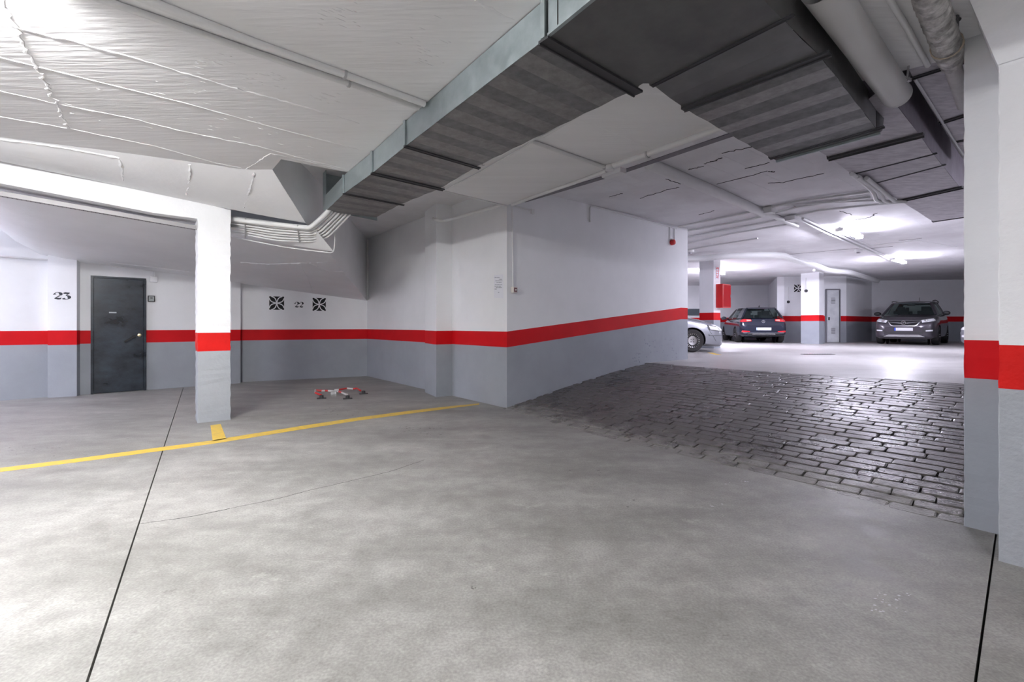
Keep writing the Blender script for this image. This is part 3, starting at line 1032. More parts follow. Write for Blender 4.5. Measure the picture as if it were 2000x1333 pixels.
M_galvb2 = pmat('galvanised_underside_tilt_pale', (0.31, 0.305, 0.305), 0.5, metal=0.45, var=0.32, vscale=16, col2=(0.215, 0.21, 0.21), detail=10)  # paler alternate strips: shading of the tilted folds put into the colour
M_galvd = pmat('galvanised_dark_shade', (0.165, 0.165, 0.165), 0.5, metal=0.5, var=0.3, vscale=3, col2=(0.115, 0.115, 0.118), detail=8)  # shaded copy of the duct sheet, the shade is in the colour
M_galvd2 = pmat('galvanised_dark_tilt_strip', (0.20, 0.20, 0.205), 0.5, metal=0.5, var=0.3, vscale=3, col2=(0.145, 0.145, 0.15), detail=8)  # alternate strip tone, fold shading painted in
st1 = [S2(ZB, (635, 413), (733, 425)), S2(ZB, (672, 378), (782, 399)), S2(ZB, (728, 337.5), (859, 368)), S2(ZB, (792.5, 285), (929, 325.5)), S2(ZB, (1064, 76.6), (1237, 175))]
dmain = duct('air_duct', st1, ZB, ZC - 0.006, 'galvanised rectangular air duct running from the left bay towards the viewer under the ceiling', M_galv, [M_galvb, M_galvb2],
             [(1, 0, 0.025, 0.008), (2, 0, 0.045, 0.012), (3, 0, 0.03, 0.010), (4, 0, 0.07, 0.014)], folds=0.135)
# thin pale edge angle along the near side
# elbow: a big flat sheet that turns the duct to the right
pl_l = P(1072, 70, ZB); pr_ = P(1245, 172, ZB)
throat = [P(1249, 167, ZB), P(1256, 163, ZB), P(1266, 163, ZB), P(1276, 167, ZB)]
R2 = P(1529, 38.5, ZB)
lext = P(1160, -2, ZB); dirl = (lext - pl_l).normalized()
outer = [R2, R2 - Vector((0.42, 0.34, 0)), pl_l + dirl * 1.25 + Vector((0.12, -0.02, 0)), pl_l + dirl * 1.05, pl_l + dirl * 0.6]
poly = [(p.x, p.y) for p in [pl_l, pr_] + throat + outer]
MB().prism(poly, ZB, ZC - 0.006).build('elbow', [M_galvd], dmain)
m = MB(); a_, b_ = pl_l, pl_l + dirl * 1.0
m.beam(a_ + Vector((0, 0, .004)), b_ + Vector((0, 0, .004)), 0.02, 0.012)
m.build('edge_angle', M_galv, dmain)
# galvanised outer side of the elbow (same sheet as the other sides)
nrm = Vector((-dirl.y, dirl.x, 0))
if nrm.x > 0: nrm = -nrm
for (t0, t1) in ((0.0, 0.07), (0.08, 0.62),):
    a_ = pl_l + dirl * t0 + nrm * 0.004; b_ = pl_l + dirl * t1 + nrm * 0.004
    MB().add([(a_.x, a_.y, ZB), (b_.x, b_.y, ZB), (b_.x, b_.y, ZC - .01), (a_.x, a_.y, ZC - .01)], [(0, 1, 2, 3)]).build('side_sheet', M_galv, dmain)
# drop at the far end, standing up into the shaft
pe = P(635, 413, ZB)
# second run
st2 = [S2(ZB, (1276, 166), (1529, 38.5)), S2(ZB, (1337, 211), (1601, 108.5)), S2(ZB, (1506, 308), (1711, 250.5))]
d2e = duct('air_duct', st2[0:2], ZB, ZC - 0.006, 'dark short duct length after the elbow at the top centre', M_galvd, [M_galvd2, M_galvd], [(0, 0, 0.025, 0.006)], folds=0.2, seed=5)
# one continuous run: hang the next lengths under the same thing
d2b = duct('tmp_duct', st2[1:3], ZB, ZC - 0.006, 'x', M_galvd, [M_galvb, M_galvb2], [(0, 0, 0.05, 0.013), (1, 0, 0.03, 0.010)], folds=0.155, seed=6)
for ch in list(bpy.data.objects):
    if ch.parent == d2b:
        ch.parent = dmain; ch.location = Vector(OFF[d2b.name]) - Vector(OFF[dmain.name])
    if ch.parent == d2e:
        ch.parent = dmain; ch.location = Vector(OFF[d2e.name]) - Vector(OFF[dmain.name])
bpy.data.objects.remove(d2b); bpy.data.objects.remove(d2e)
# end collar of the second run
le, re = P(1512, 314, ZB), P(1716, 256, ZB)
dd_ = Vector((u.x, u.y, 0))
m = MB()
vs = [P(1507, 309, ZB), P(1712, 251.5, ZB)]
a0, b0 = vs
a1 = a0 + dd_ * 0.10; b1 = b0 + dd_ * 0.10
m.add([a0, b0, b1 + Vector((0, 0, 0.0)), a1, a0 + Vector((0, 0, .2)), b0 + Vector((0, 0, .2)), b1 + Vector((0, 0, .2)), a1 + Vector((0, 0, .2))],
      [(0, 3, 2, 1), (0, 1, 5, 4), (1, 2, 6, 5), (2, 3, 7, 6), (3, 0, 4, 7)])
m.build('end_collar', M_galvd, dmain)
m = MB()
m.beam(a1 + Vector((0, 0, -.008)), b1 + Vector((0, 0, -.008)), 0.018, 0.02)
m.build('end_flange', M_galv, dmain)
b2_ = b1 + Vector((0.045, -0.01, 0.04))
m = MB(); m.add([b1, b1 + Vector((.05, .04, .03)), b1 + Vector((.10, .08, .21)), b1 + Vector((0, 0, .21)), b0 + Vector((.0, 0, 0)), b0 + Vector((0, 0, .21))], [(0, 1, 2, 3), (0, 3, 5, 4)])
m.build('transition_sheet', M_galvd, dmain)
# upstand at the left end inside the shaft
pa = P(622, 340, 2.86); 
m = MB()
p0_ = P(637, 413, ZB); base_ = Vector((p0_.x, p0_.y, 0))
lft = Vector((-0.05, 0.0, 0))
m.add([p0_ + Vector((0, 0, 0.0)), p0_ + Vector((-.09, .12, 0.05)), p0_ + Vector((-.10, .14, 0.55)), p0_ + Vector((0, 0, 0.55)),
       p0_ + Vector((.5, .55, 0.0)), p0_ + Vector((.45, .6, 0.55))], [(0, 1, 2, 3), (1, 4, 5, 2)])
m.build('riser', M_galv, dmain)

Z3 = 2.80
st3 = [S2(Z3, (1585, 285), (1725, 170)), S2(Z3, (1619.5, 307), (1795, 262)), S2(Z3, (1664, 339.5), (1822, 300)), S2(Z3, (1697, 360), (1840, 322)),
       S2(Z3, (1757, 391), (1874, 365)), S2(Z3, (1823, 433), (1925, 418))]
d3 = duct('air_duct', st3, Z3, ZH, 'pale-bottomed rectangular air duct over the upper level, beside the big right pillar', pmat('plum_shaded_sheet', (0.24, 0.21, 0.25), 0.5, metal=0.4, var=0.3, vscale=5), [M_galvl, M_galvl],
          [(1, 0, 0.05, 0.022), (2, 0, 0.02, 0.008), (3, 0, 0.02, 0.008), (4, 0, 0.045, 0.02), (5, 0, 0.02, 0.008)], folds=0.5, over=0.03, seed=8)
Z4 = 2.98
st4 = [S2(Z4, (1768, 122), (1895, 72)), S2(Z4, (1783, 150), (1910, 110)), S2(Z4, (1838, 238), (1960, 200)), S2(Z4, (1868, 276), (1985, 250)), S2(Z4, (1893, 312), (2010, 290))]
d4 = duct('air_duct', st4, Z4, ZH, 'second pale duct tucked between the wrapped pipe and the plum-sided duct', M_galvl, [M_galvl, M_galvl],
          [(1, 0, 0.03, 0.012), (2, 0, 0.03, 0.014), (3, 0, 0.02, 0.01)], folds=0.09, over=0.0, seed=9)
m = MB(); m.tube([P(1787, 155, Z4 - .015), P(1881, 303, Z4 - .015)], 0.010); m.build('edge_rod', M_conduit, d4)
# ledge between the two ducts
# ============================================================ pipes
def pipe(name, pts, r, label, cat='pipe', mat=None, clips=None, seg=10, group=None, parent=None, smooth=True, clip_r=1.35):
    if parent is None and clips:
        e = empty(name, pts[0], label, cat, group)
        MB().tube(pts, r, seg).build('tube', mat or M_conduit, e, smooth=smooth)
        for c in clips:
            a = pts[c[0]].lerp(pts[c[0] + 1], c[1]); d = (pts[c[0] + 1] - pts[c[0]]).normalized() * 0.008
            MB().tube([a - d, a + d], r * clip_r, seg).build('clip', M_clip if len(c) < 3 else c[2], e)
        return e
    return MB().tube(pts, r, seg).build(name, mat or M_conduit, parent, smooth=smooth, label=label, cat=cat if parent is None else None, group=group)


def arc(pts, k=5):
    """round the inner corners of a polyline"""
    pts = [Vector(p) for p in pts]
    out = [pts[0]]
    for i in range(1, len(pts) - 1):
        a, b, c = pts[i - 1], pts[i], pts[i + 1]
        l = min((b - a).length, (c - b).length) * 0.35
        p = b + (a - b).normalized() * l; q = b + (c - b).normalized() * l
        for j in range(k + 1):
            t = j / k
            out.append(p * (1 - t) ** 2 + b * 2 * t * (1 - t) + q * t * t)
    out.append(pts[-1])
    return out


# big grey drain pipe
pA = P(1600, -30, 2.80); pB = P(1752, 186, 2.775)
ax_ = (pB - pA).normalized()
gp = empty('drain_pipe', pB, 'thick smooth grey pipe with a capped end beside the elbow duct', 'pipe')
m = MB(); m.lathe([(0.083, 0), (0.083, (pB - pA).length - 0.02)], pA, ax_, 28); m.build('tube', M_pvc, gp, smooth=True)
m = MB(); m.lathe([(0.083, -0.02), (0.0845, -0.018), (0.0845, 0), (0.078, 0.012), (0.05, 0.02), (0, 0.022)], pB, ax_, 28); m.build('end_cap', M_pvc, gp, smooth=True)
m = MB()
hb = P(1762, 150, 2.80)
m.tube([hb + Vector((0.03, 0, -0.03)), hb + Vector((0.045, 0, 0.10))], 0.006); m.beam(hb + Vector((0.0, 0, -0.01)), hb + Vector((0.07, 0.03, -0.01)), 0.03, 0.02)
m.build('hanger', M_clip, gp)

# wrapped pipe
wp = empty('wrapped_pipe', P(1857, 100, 2.80), 'silvery tape-wrapped pipe next to the right pillar', 'pipe')
M_foil = pmat('foil_wrap', (0.62, 0.61, 0.59), 0.42, metal=0.25, var=0.6, vscale=16, col2=(0.22, 0.21, 0.20), bump=0.9, bscale=30, bdist=0.012, detail=8)
a_ = P(1806, -30, 2.80); b_ = P(1850, 92, 2.80); c_ = P(1860, 128, 2.795); e_ = P(1884, 205, 2.79)
n = 40; pts = []; rs = []
for i in range(n + 1):
    pts.append(a_.lerp(b_, i / n)); rs.append(0.062 + 0.004 * sin(i * 1.7) + rng.uniform(-.002, .002))
for i in range(1, 9):
    pts.append(b_.lerp(c_, i / 8)); rs.append(0.072 - 0.022 * i / 8 + rng.uniform(-.003, .003))
MB().tube(pts, rs, 18).build('wrap', M_foil, wp, smooth=True)
MB().tube([c_, e_], 0.042, 16).build('tube', pmat('dull_pipe', (0.50, 0.49, 0.49), 0.5, var=0.2, vscale=8), wp, smooth=True)
t_ = (b_ - a_).normalized()
m = MB()
for k in range(4):
    cc = b_ - t_ * 0.01 * k
    nx = t_.cross(Vector((0, 0, 1))).normalized(); ny = nx.cross(t_)
    ring = [cc + (nx * cos(2 * pi * j / 16) + ny * sin(2 * pi * j / 16)) * 0.071 + t_ * 0.015 * sin(2 * pi * j / 16 + k) for j in range(17)]
    m.tube(ring, 0.003, 5)
m.build('tie_wire', pmat('tan_twine', (0.50, 0.42, 0.33), 0.7), wp)
# valve handle stub behind it
m = MB(); q = P(1867, 60, 2.84); m.tube([q, P(1868, 33, 2.84)], 0.012); m.tube([P(1862, 36, 2.84), P(1874, 38, 2.84)], 0.010)
m.build('pipe_stub', M_trim, smooth=True, label='small dark valve stub on the ceiling beside the wrapped pipe', cat='valve')

def cp(*px, z=ZC - 0.018): return [P(x, y, z) for x, y in px]

pipe('conduit', cp((1715, -30), (1738, 0), (1776, 62), (1812, 128)), 0.016, 'thin pipe on the ceiling between the big grey pipe and the wrapped pipe')
# pair of pipes across the left ceiling
pipe('conduit', cp((150, -20), (190, -4), (500, 103), (690, 166), (818, 211)), 0.020, 'lower of the two white conduits crossing the left ceiling', clips=[(2, 0.95)])
pipe('conduit', cp((215, -30), (262, -10), (500, 84), (690, 152), (829, 203)), 0.024, 'upper of the two white conduits crossing the left ceiling', clips=[(2, 0.9)])
# along the duct edge
pipe('conduit', cp((860, 368), (935, 325), (1035, 274), (1062, 266), (1130, 226), (1236, 172)), 0.014, 'conduit hugging the right edge of the long duct', clips=[(0, 0.1), (1, .1)])
pipe('conduit', cp((866, 373), (940, 335), (1018, 290), (1030, 283), (1048, 266), (1070, 256)), 0.008, 'thin cable beside the conduit along the duct edge')
pipe('conduit', cp((1038, 276), (1110, 302), (1188, 329)), 0.018, 'short conduit crossing the dropped slab to the junction box', clips=[(1, 0.9)])
pipe('conduit', cp((1196, 324), (1262, 302), (1428, 243)), 0.030, 'pale trunking along the slab edge right of the junction box', clips=[(1, 0.02)])
pipe('conduit', cp((1000, 400.5), (1050, 382), (1120, 358), (1184, 334)), 0.020, 'pale trunking along the slab edge left of the junction box')
jb = empty('junction_box', P(1191, 331, ZC - .02), 'pale junction box where the conduits meet on the slab edge', 'junction box')
m = MB(); q = P(1191, 327, ZC - 0.03); m.lathe([(0, 0.02), (0.042, 0.02), (0.045, 0), (0.045, -0.03), (0, -0.03)], q, (0, 0, 1), 16); m.build('round_cover', M_conduit, jb, smooth=True)
m = MB(); q = P(1199, 339, ZC - 0.02); m.box(q, (0.10, 0.26, 0.05), rz=radians(-38 + 90 - 15)); m.build('box', M_conduit, jb)
pipe('conduit', cp((862, 372), (925, 387), (992, 403.5), z=ZC + 0.0), 0.010, 'thin dark-shadowed cable on the slab edge above the middle pilaster')
# dark flat strips along the slab edge
for (a, b, lab) in [(((1022, 394)), (1178, 347), 'dark flat strip under the slab edge left of the junction box'), ((1212, 337), (1432, 262), 'dark flat strip under the slab edge right of the junction box')]:
    a_, b_ = P(*a, ZC + 0.01), P(*b, ZC + 0.01)
    m = MB(); m.beam(a_, b_, 0.085, 0.008)
    m.build('dark_strip', pmat('dark_strip_grey', (0.16, 0.15, 0.17), 0.5, metal=0.3), label=lab, cat='steel strip')

# wall corner conduit and call point
fr_n = Vector((-(D[1] - B[1]), D[0] - B[0])).normalized()
if fr_n.dot(Vector(B)) > 0: fr_n = -fr_n
out3 = Vector((fr_n.x, fr_n.y, 0))
def BD(x, y, o=0.02): return W(x, y, B, D) + out3 * o
e = pipe('conduit', [BD(999, 404, .02), BD(999, 430, .02), BD(1000.5, 562, .02)], 0.011, 'upright conduit down the corner of the ramp wall to the call point')
cp_ = BD(1002, 567, 0.03)
ce = empty('fire_call_point', cp_, 'small cream box with a dark red button on the ramp wall corner', 'call point')
rzw = math.atan2(u.y, u.x)
MB().box(cp_, (0.085, 0.055, 0.085), rz=rzw).build('box', M_cream, ce, bevel=0.006)
MB().box(cp_ + out3 * 0.029 + Vector((0, 0, 0.0)), (0.052, 0.008, 0.062), rz=rzw).build('button_plate', pmat('dark_red', (0.10, 0.008, 0.012), 0.3), ce)
MB().lathe([(0.012, 0), (0.010, 0.008), (0, 0.009)], cp_ + out3 * 0.033, out3, 14).build('button', M_cream, ce)
e = pipe('conduit', [BD(1005, 403, .015), BD(1020, 407, .015), BD(1036, 411, .015)], 0.010, 'short stub of conduit high on the ramp wall')
MB().box(BD(1038, 414, 0.02), (0.05, 0.04, 0.07), rz=rzw).build('junction_box', M_conduit, label='tiny pale box at the end of the short conduit high on the ramp wall', cat='junction box')
pipe('conduit', arc([BD(1151.5, 434, .012), BD(1151.5, 404, .012), BD(1160, 404, .012), BD(1320, 447, .012)]), 0.012, 'bent conduit running along the top of the ramp wall')
pipe('conduit', [BD(1307, 444, .015), BD(1307.5, 466, .015)], 0.010, 'left of the two short conduits above the red siren', group=None)
pipe('conduit', [BD(1316, 447, .015), BD(1316, 468, .015)], 0.010, 'right of the two short conduits above the red siren')
sr = empty('siren', BD(1311, 473, 0.05), 'small round red alarm siren at the far top of the ramp wall', 'siren')
q = BD(1311, 474, 0.0)
MB().lathe([(0.0, 0.0), (0.055, 0.0), (0.058, 0.03), (0.05, 0.07), (0.02, 0.085), (0, 0.086)], q, out3, 20).build('body', M_redp, sr, smooth=True)
MB().box(q + Vector((0, 0, 0.055)) + out3 * 0.02, (0.05, 0.04, 0.03), rz=rzw).build('base', M_cream, sr)

# vertical pipe in the corner of the left bay
pipe('conduit', [Vector((A[0] + 0.03, A[1] - 0.07, 1.78)), Vector((A[0] + 0.03, A[1] - 0.07, 3.18))], 0.03, 'thin upright pipe in the inner corner where the sloping slab meets the middle wall')
# conduit on the pilaster
abn = Vector((-0.785, -0.62, 0))
pipe('conduit', arc([W(848, 428, k1, k0) + abn * .02, W(853, 431, k1, k2) + Vector((.0, -.03, 0)), W(868, 433, k1, k2) + Vector((-.0, -.03, 0)), W(985, 400, A, B) + abn * .03]), 0.024, 'white pipe wrapping the middle pilaster and rising to the slab')

# conduits on the left beam / bundle
cable = empty('conduit_bundle', PY(520, 450, 6.0), 'bundle of seven white conduits bending from the left beam up behind the duct end', 'conduit bundle')
n7 = 7
for i in range(n7):
    t = i / (n7 - 1)
    Yd = 5.90 + 0.05 * i
    y0 = 426 + 26 * t; y1 = 430 + 40 * t; y2 = 446 + 26 * t
    x3 = 640 + 43 * t; y3 = 414 + 6 * t
    pts = [PY(445, y0 + 1, Yd), PY(480, y0 + 6, Yd), PY(540, 439 + 31 * t, Yd), PY(604 + 6 * t, 445.5 + 26 * t, Yd), PY(612 + 28 * t, 440 + 24 * t, Yd), PY(x3 - 12, y3 + 12, Yd), PY(x3, y3, Yd), PY(x3 + 12, y3 - 18, Yd)]
    rr_ = [0.030, 0.014, 0.014, 0.017, 0.014, 0.017, 0.015][i]
    MB().tube(arc(pts, 4), rr_, 10).build('conduit', M_conduit, cable, smooth=True)
for xx, ya, yb in ((479, 426, 464), (581, 440, 474)):
    MB().tube([PY(xx, ya, 5.86), PY(xx + (4 if xx > 500 else 0), yb, 6.2)], 0.008, 6).build('strap', M_clip, cable)
m = MB(); m.tube(arc([PY(452, 463, 6.3), PY(560, 484, 6.3), PY(652, 495, 6.3), PY(654, 470, 6.3), PY(654, 455, 6.3)]), 0.008, 6)
m.build('thin_cable', M_conduit, label='thin cable looping below the conduit bundle', cat='cable')
MB().add([PY(452, 422, 5.93), PY(612, 443, 5.93), PY(652, 492, 6.36), PY(452, 462, 6.36)], [(0, 1, 2, 3)]).build('tray', M_soffit, ov)

# perforated cable tray under the beam
tr = empty('cable_tray', bbot[2] + bd * 0.8, 'perforated grey cable tray fixed under the left beam', 'cable tray')
M_tray = pmat('grey_tray', (0.30, 0.29, 0.30), 0.5, metal=0.3)
a_ = W(-260, 337, (cl[0] - .14, cl[1] + .17), (cl2[0] - .14, cl2[1] + .17)); b_ = W(384, 448, (cl[0] - .14, cl[1] + .17), (cl2[0] - .14, cl2[1] + .17))
dr = (b_ - a_).normalized(); sd = dr.cross(Vector((0, 0, 1))).normalized(); upv = sd.cross(dr)
m = MB(); m.beam(a_, b_, 0.13, 0.006, up=tuple(upv)); m.beam(a_ + sd * .065 + upv * .015, b_ + sd * .065 + upv * .015, 0.005, 0.035, up=tuple(upv)); m.beam(a_ - sd * .065 + upv * .015, b_ - sd * .065 + upv * .015, 0.005, 0.035, up=tuple(upv))
m.build('tray_bottom', M_tray, tr)
m = MB(); Lb = (b_ - a_).length; k = 0.02
while k < Lb - 0.02:
    for s in (-0.035, 0.0, 0.035):
        c = a_ + dr * k + sd * s - upv * 0.0036
        m.beam(c - sd * 0.011, c + sd * 0.011, 0.008, 0.001, up=tuple(upv))
    k += 0.034
m.build('slots', M_joint, tr, kind='stuff')
m = MB(); m.beam(a_ + sd * .09 - upv * 0.01, b_ + sd * .09 - upv * 0.012, 0.016, 0.016); m.build('side_cable', M_tray, tr)

# small pipes along the left wall under the slab
pts = [W(-60, 497, W0, W1) + Vector((.03, -.04, 0)), W(92, 508, W0, W1) + Vector((.03, -.04, 0)), W(150, 509, W2, W3) + Vector((.06, -.10, 0)), W(230, 522, W2, W3) + Vector((.02, -.03, 0)), W(304, 530, W2, W3) + Vector((.02, -.03, 0))]
pipe('conduit', pts, 0.012, 'thin white conduit along the left wall just under the sloping slab')

# upper-level ceiling runs
def cu(*px, z=ZH - 0.01): return [P(x, y, z) for x, y in px]
pipe('drain_pipe', cu((1268, 320), (1400, 376), (1492, 417), z=ZH - .03), 0.075, 'wide white pipe running away under the upper ceiling from the slab edge', cat='pipe')
pipe('drain_pipe', cu((1492, 414), (1556, 442), z=ZH - .03), 0.045, 'narrow continuation of the wide white pipe towards the far lights', cat='pipe')
MB().box(P(1503, 411, ZH - .05), (0.16, 0.12, 0.10), rz=radians(38)).build('junction_box', M_conduit, label='small box at the end of the wide white ceiling pipe', cat='junction box')
MB().box(P(1549, 428, ZH - .05), (0.30, 0.16, 0.08), rz=radians(38)).build('junction_box', M_conduit, label='larger pale box on the upper ceiling where the twin conduits start', cat='junction box')
tw = [((1325, 443), (1457, 416), (1560, 393), (1700, 374)), ((1340, 452), (1470, 428), (1560, 404), (1640, 392), (1700, 385)), ((1343, 464), (1500, 434), (1600, 411), (1705, 400), (1780, 394)),
      ((1335, 478), (1430, 456), (1545, 437)), ((1333, 490), (1380, 482), (1480, 466)), ((1520, 402), (1620, 395), (1700, 392), (1760, 393))]
labs = ['nearest of the conduits that cross the upper ceiling from the ramp wall end', 'second conduit crossing the upper ceiling from the ramp wall end', 'third conduit crossing the upper ceiling, reaching the right duct',
        'fourth conduit crossing the upper ceiling, ending at the larger pale box', 'farthest short conduit crossing the upper ceiling near the ramp wall', 'sagging conduit that meets the knot of pipes by the right duct']
for t_, lb in zip(tw, labs):
    pipe('conduit', cu(*t_), 0.020, lb)
pipe('conduit', cu((1557, 428), (1620, 458), (1690, 487), (1752, 513)), 0.022, 'left of the twin conduits running to the far lights')
pipe('conduit', cu((1568, 427), (1630, 456), (1700, 487), (1745, 508)), 0.022, 'right of the twin conduits running to the far lights')
for i, (t_, lb) in enumerate([(((1664, 340), (1697, 366), (1708, 378), (1710, 390), (1722, 396)), 'first pipe in the knot of bending pipes under the right duct'),
                (((1675, 345), (1704, 366), (1722, 380), (1726, 392), (1738, 396)), 'second pipe in the knot of bending pipes under the right duct'),
                (((1692, 348), (1714, 366), (1734, 382), (1748, 394), (1770, 394)), 'third pipe in the knot of bending pipes under the right duct')]):
    pipe('conduit', arc([P(x, y, Z3 - 0.03) for x, y in t_], 3), 0.022, lb)
pipe('drain_pipe', arc(cu((1300, 507), (1372, 505), (1410, 501), (1480, 498), (1528, 499), (1566, 513), (1592, 518), (1620, 529), (1660, 532), (1714, 549), z=ZH - 0.12), 3), 0.085, 'long curving white drain pipe under the far ceiling above the blue car', cat='pipe')
pipe('conduit', cu((1590, 528), (1615, 531), (1640, 534), z=ZH - .1), 0.05, 'short white branch pipe above the bare far pillar')
pipe('conduit', cu((1600, 458), (1620, 448), (1700, 480), (1790, 470), (1868, 482), z=ZH), 0.010, 'thin wire under the far ceiling between the two bright lights')
for (x, y, lb) in [(1677, 491, 'round smoke detector near the far right lights'), (1349, 492, 'round smoke detector just past the end of the ramp wall')]:
    q = P(x, y, ZH - 0.02)
    e = empty('smoke_detector', q, lb, 'smoke detector')
    MB().lathe([(0.0, 0.04), (0.09, 0.04), (0.09, 0.0), (0.07, -0.02), (0, -0.02)], q, (0, 0, 1), 18).build('base', M_conduit, e, smooth=True)
    MB().lathe([(0.0, -0.02), (0.05, -0.02), (0.045, -0.055), (0, -0.06)], q, (0, 0, 1), 18).build('head', pmat('detector_grey', (0.35, 0.34, 0.37), 0.5), e, smooth=True)

# ============================================================ doors
def fit(a, b, x): return W(x, 600, a, b)

dn = Vector((0.677, -0.736, 0))            # out of the door wall towards the viewer
def DW(x, y, o=0.0): return W(x, y, W2, W3) + dn * o
dl, dr_ = DW(177, 700), DW(285, 700)
dl.z = 0; dr_.z = 0
dirw = (dr_ - dl).normalized(); wdt = (dr_ - dl).length
hd_ = 2.04
door = empty('door_1', dl, 'dark blue-black steel door with worn sheen in the left wall', kind='structure')
rzd = math.atan2(dirw.y, dirw.x)
m = MB()
m.beam(dl + Vector((0, 0, hd_ / 2)) + dirw * .018 + dn * .02 - Vector((0, 0, hd_ / 2)), dl + Vector((0, 0, hd_)) + dirw * .018 + dn * .02, 0.036, 0.05, up=tuple(dn))
m.beam(dr_ - dirw * .018 + dn * .02, dr_ + Vector((0, 0, hd_)) - dirw * .018 + dn * .02, 0.036, 0.05, up=tuple(dn))
m.beam(dl + Vector((0, 0, hd_ - .015)) + dn * .02, dr_ + Vector((0, 0, hd_ - .015)) + dn * .02, 0.05, 0.03)
m.build('frame', M_door, door)
c_ = (dl + dr_) / 2 + Vector((0, 0, (hd_ - .03) / 2 + .005)) + dn * 0.018
MB().box(c_, (wdt - 0.075, 0.04, hd_ - 0.045), rz=rzd).build('leaf', M_door, door, bevel=0.004)
hp = DW(261, 657, 0.05)
m = MB(); m.lathe([(0, 0), (0.024, 0), (0.024, 0.01), (0.01, 0.012), (0.01, 0.045), (0, 0.046)], hp - dn * .012, dn, 14)
m.beam(hp + dn * .035 + dirw * .01, hp + dn * .035 - dirw * 0.13 - Vector((0, 0, 0.10)), 0.034, 0.034)
m.build('handle', pmat('handle_black', (0.004, 0.004, 0.005), 0.6), door, smooth=True)
m = MB(); q = DW(272, 655, 0.04); m.lathe([(0, 0), (0.028, 0), (0.028, 0.008), (0.012, 0.010), (0.012, 0.022), (0, 0.023)], q, dn, 16)
m.build('lock_cylinder', pmat('brass', (0.66, 0.55, 0.34), 0.3, metal=0.9), door, smooth=True)
q = DW(220, 611, 0.045)
MB().beam(q - dirw * .05, q + dirw * .05, 0.004, 0.022).build('faded_plate', pmat('faded_label', (0.42, 0.45, 0.48), 0.5), door)
kp = DW(295.5, 584, 0.012)
e = empty('key_switch', kp, 'small dark framed switch plate to the right of the dark door', 'switch')
MB().box(kp, (0.105, 0.024, 0.115), rz=rzd).build('plate', M_trim, e, bevel=0.006)
MB().box(kp + dn * 0.013, (0.075, 0.01, 0.085), rz=rzd).build('cover', pmat('switch_grey', (0.33, 0.36, 0.36), 0.4), e)
MB().box(kp + dn * 0.019 + Vector((0, 0, .012)), (0.035, 0.006, 0.018), rz=rzd).build('rocker', M_trim, e)
q = DW(300, 546, 0.02)
e = empty('junction_box', q, 'white painted junction box above the switch plate beside the dark door', 'junction box')
MB().box(q, (0.115, 0.045, 0.105), rz=rzd).build('box', M_white, e, bevel=0.006)
MB().tube([DW(301, 540, .02), DW(301, 528, .02)], 0.011, 8).build('conduit', M_white, e)

# far door with frame
fn = Vector((-0.04, -1, 0)); 
def FD(x, y, o=0.0): return W(x, y, FW[2], FW[3]) + fn * o
a_, b_ = FD(1612, 640), FD(1639, 640); a_.z = b_.z = ZU
ftop = FD(1620, 566).z
door2 = empty('door_2', a_, 'light grey steel door on the far wall right of the bare pillar', kind='structure')
dw_ = (b_ - a_).normalized()
MB().box((a_ + b_) / 2 + Vector((0, 0, (ftop - ZU) / 2)) + fn * .03, ((b_ - a_).length - .08, 0.05, ftop - ZU - .04), rz=math.atan2(dw_.y, dw_.x)).build('leaf', M_steel, door2)
m = MB()
m.beam(a_ + fn * .03, a_ + Vector((0, 0, ftop - ZU)) + fn * .03, 0.05, 0.06, up=tuple(fn)); m.beam(b_ + fn * .03, b_ + Vector((0, 0, ftop - ZU)) + fn * .03, 0.05, 0.06, up=tuple(fn))
m.beam(a_ + Vector((0, 0, ftop - ZU)) + fn * .03, b_ + Vector((0, 0, ftop - ZU)) + fn * .03, 0.07, 0.05)
m.build('frame', pmat('door_frame_grey', (0.22, 0.22, 0.24), 0.5, metal=0.3), door2)
m = MB()
for k in range(5):
    m.box((a_ + b_) / 2 + Vector((0.0, 0, 1.62 + k * 0.05)) + fn * .062, (0.16, 0.01, 0.018), rz=math.atan2(dw_.y, dw_.x))
    m.box((a_ + b_) / 2 + Vector((0.0, 0, 0.38 + k * 0.05)) + fn * .062, (0.16, 0.01, 0.018), rz=math.atan2(dw_.y, dw_.x))
m.build('louvre_slots', M_trim, door2, kind='stuff')
MB().box(a_ + dw_ * .1 + Vector((0, 0, 0.98)) + fn * .07, (0.04, 0.05, 0.12), rz=0).build('handle', M_trim, door2)

# ============================================================ painted numbers, vents, notice
WK = 1.5
def ribbon(m, pts, ws, org, ex, ez, nrm, th=0.002):
    """flat stroke in a wall plane"""
    n = len(pts)
    L = []; Rr = []
    for i in range(n):
        a = pts[max(0, i - 1)]; b = pts[min(n - 1, i + 1)]
        tx, ty = b[0] - a[0], b[1] - a[1]
        l = math.hypot(tx, ty) or 1
        nx, ny = -ty / l, tx / l
        wv = ws[i] / 2 * WK
        L.append((pts[i][0] + nx * wv, pts[i][1] + ny * wv)); Rr.append((pts[i][0] - nx * wv, pts[i][1] - ny * wv))
    def w3(p, o): return org + ex * p[0] + ez * p[1] + nrm * o
    vs = [w3(p, th) for p in L] + [w3(p, th) for p in Rr] + [w3(p, 0) for p in L] + [w3(p, 0) for p in Rr]
    fs = []
    for i in range(n - 1):
        fs += [(i, i + 1, n + i + 1, n + i), (i, 2 * n + i, 2 * n + i + 1, i + 1), (n + i, n + i + 1, 3 * n + i + 1, 3 * n + i)]
    fs += [(0, n, 3 * n, 2 * n), (n - 1, 3 * n - 1, 4 * n - 1, 2 * n - 1)]
    m.add(vs, fs)


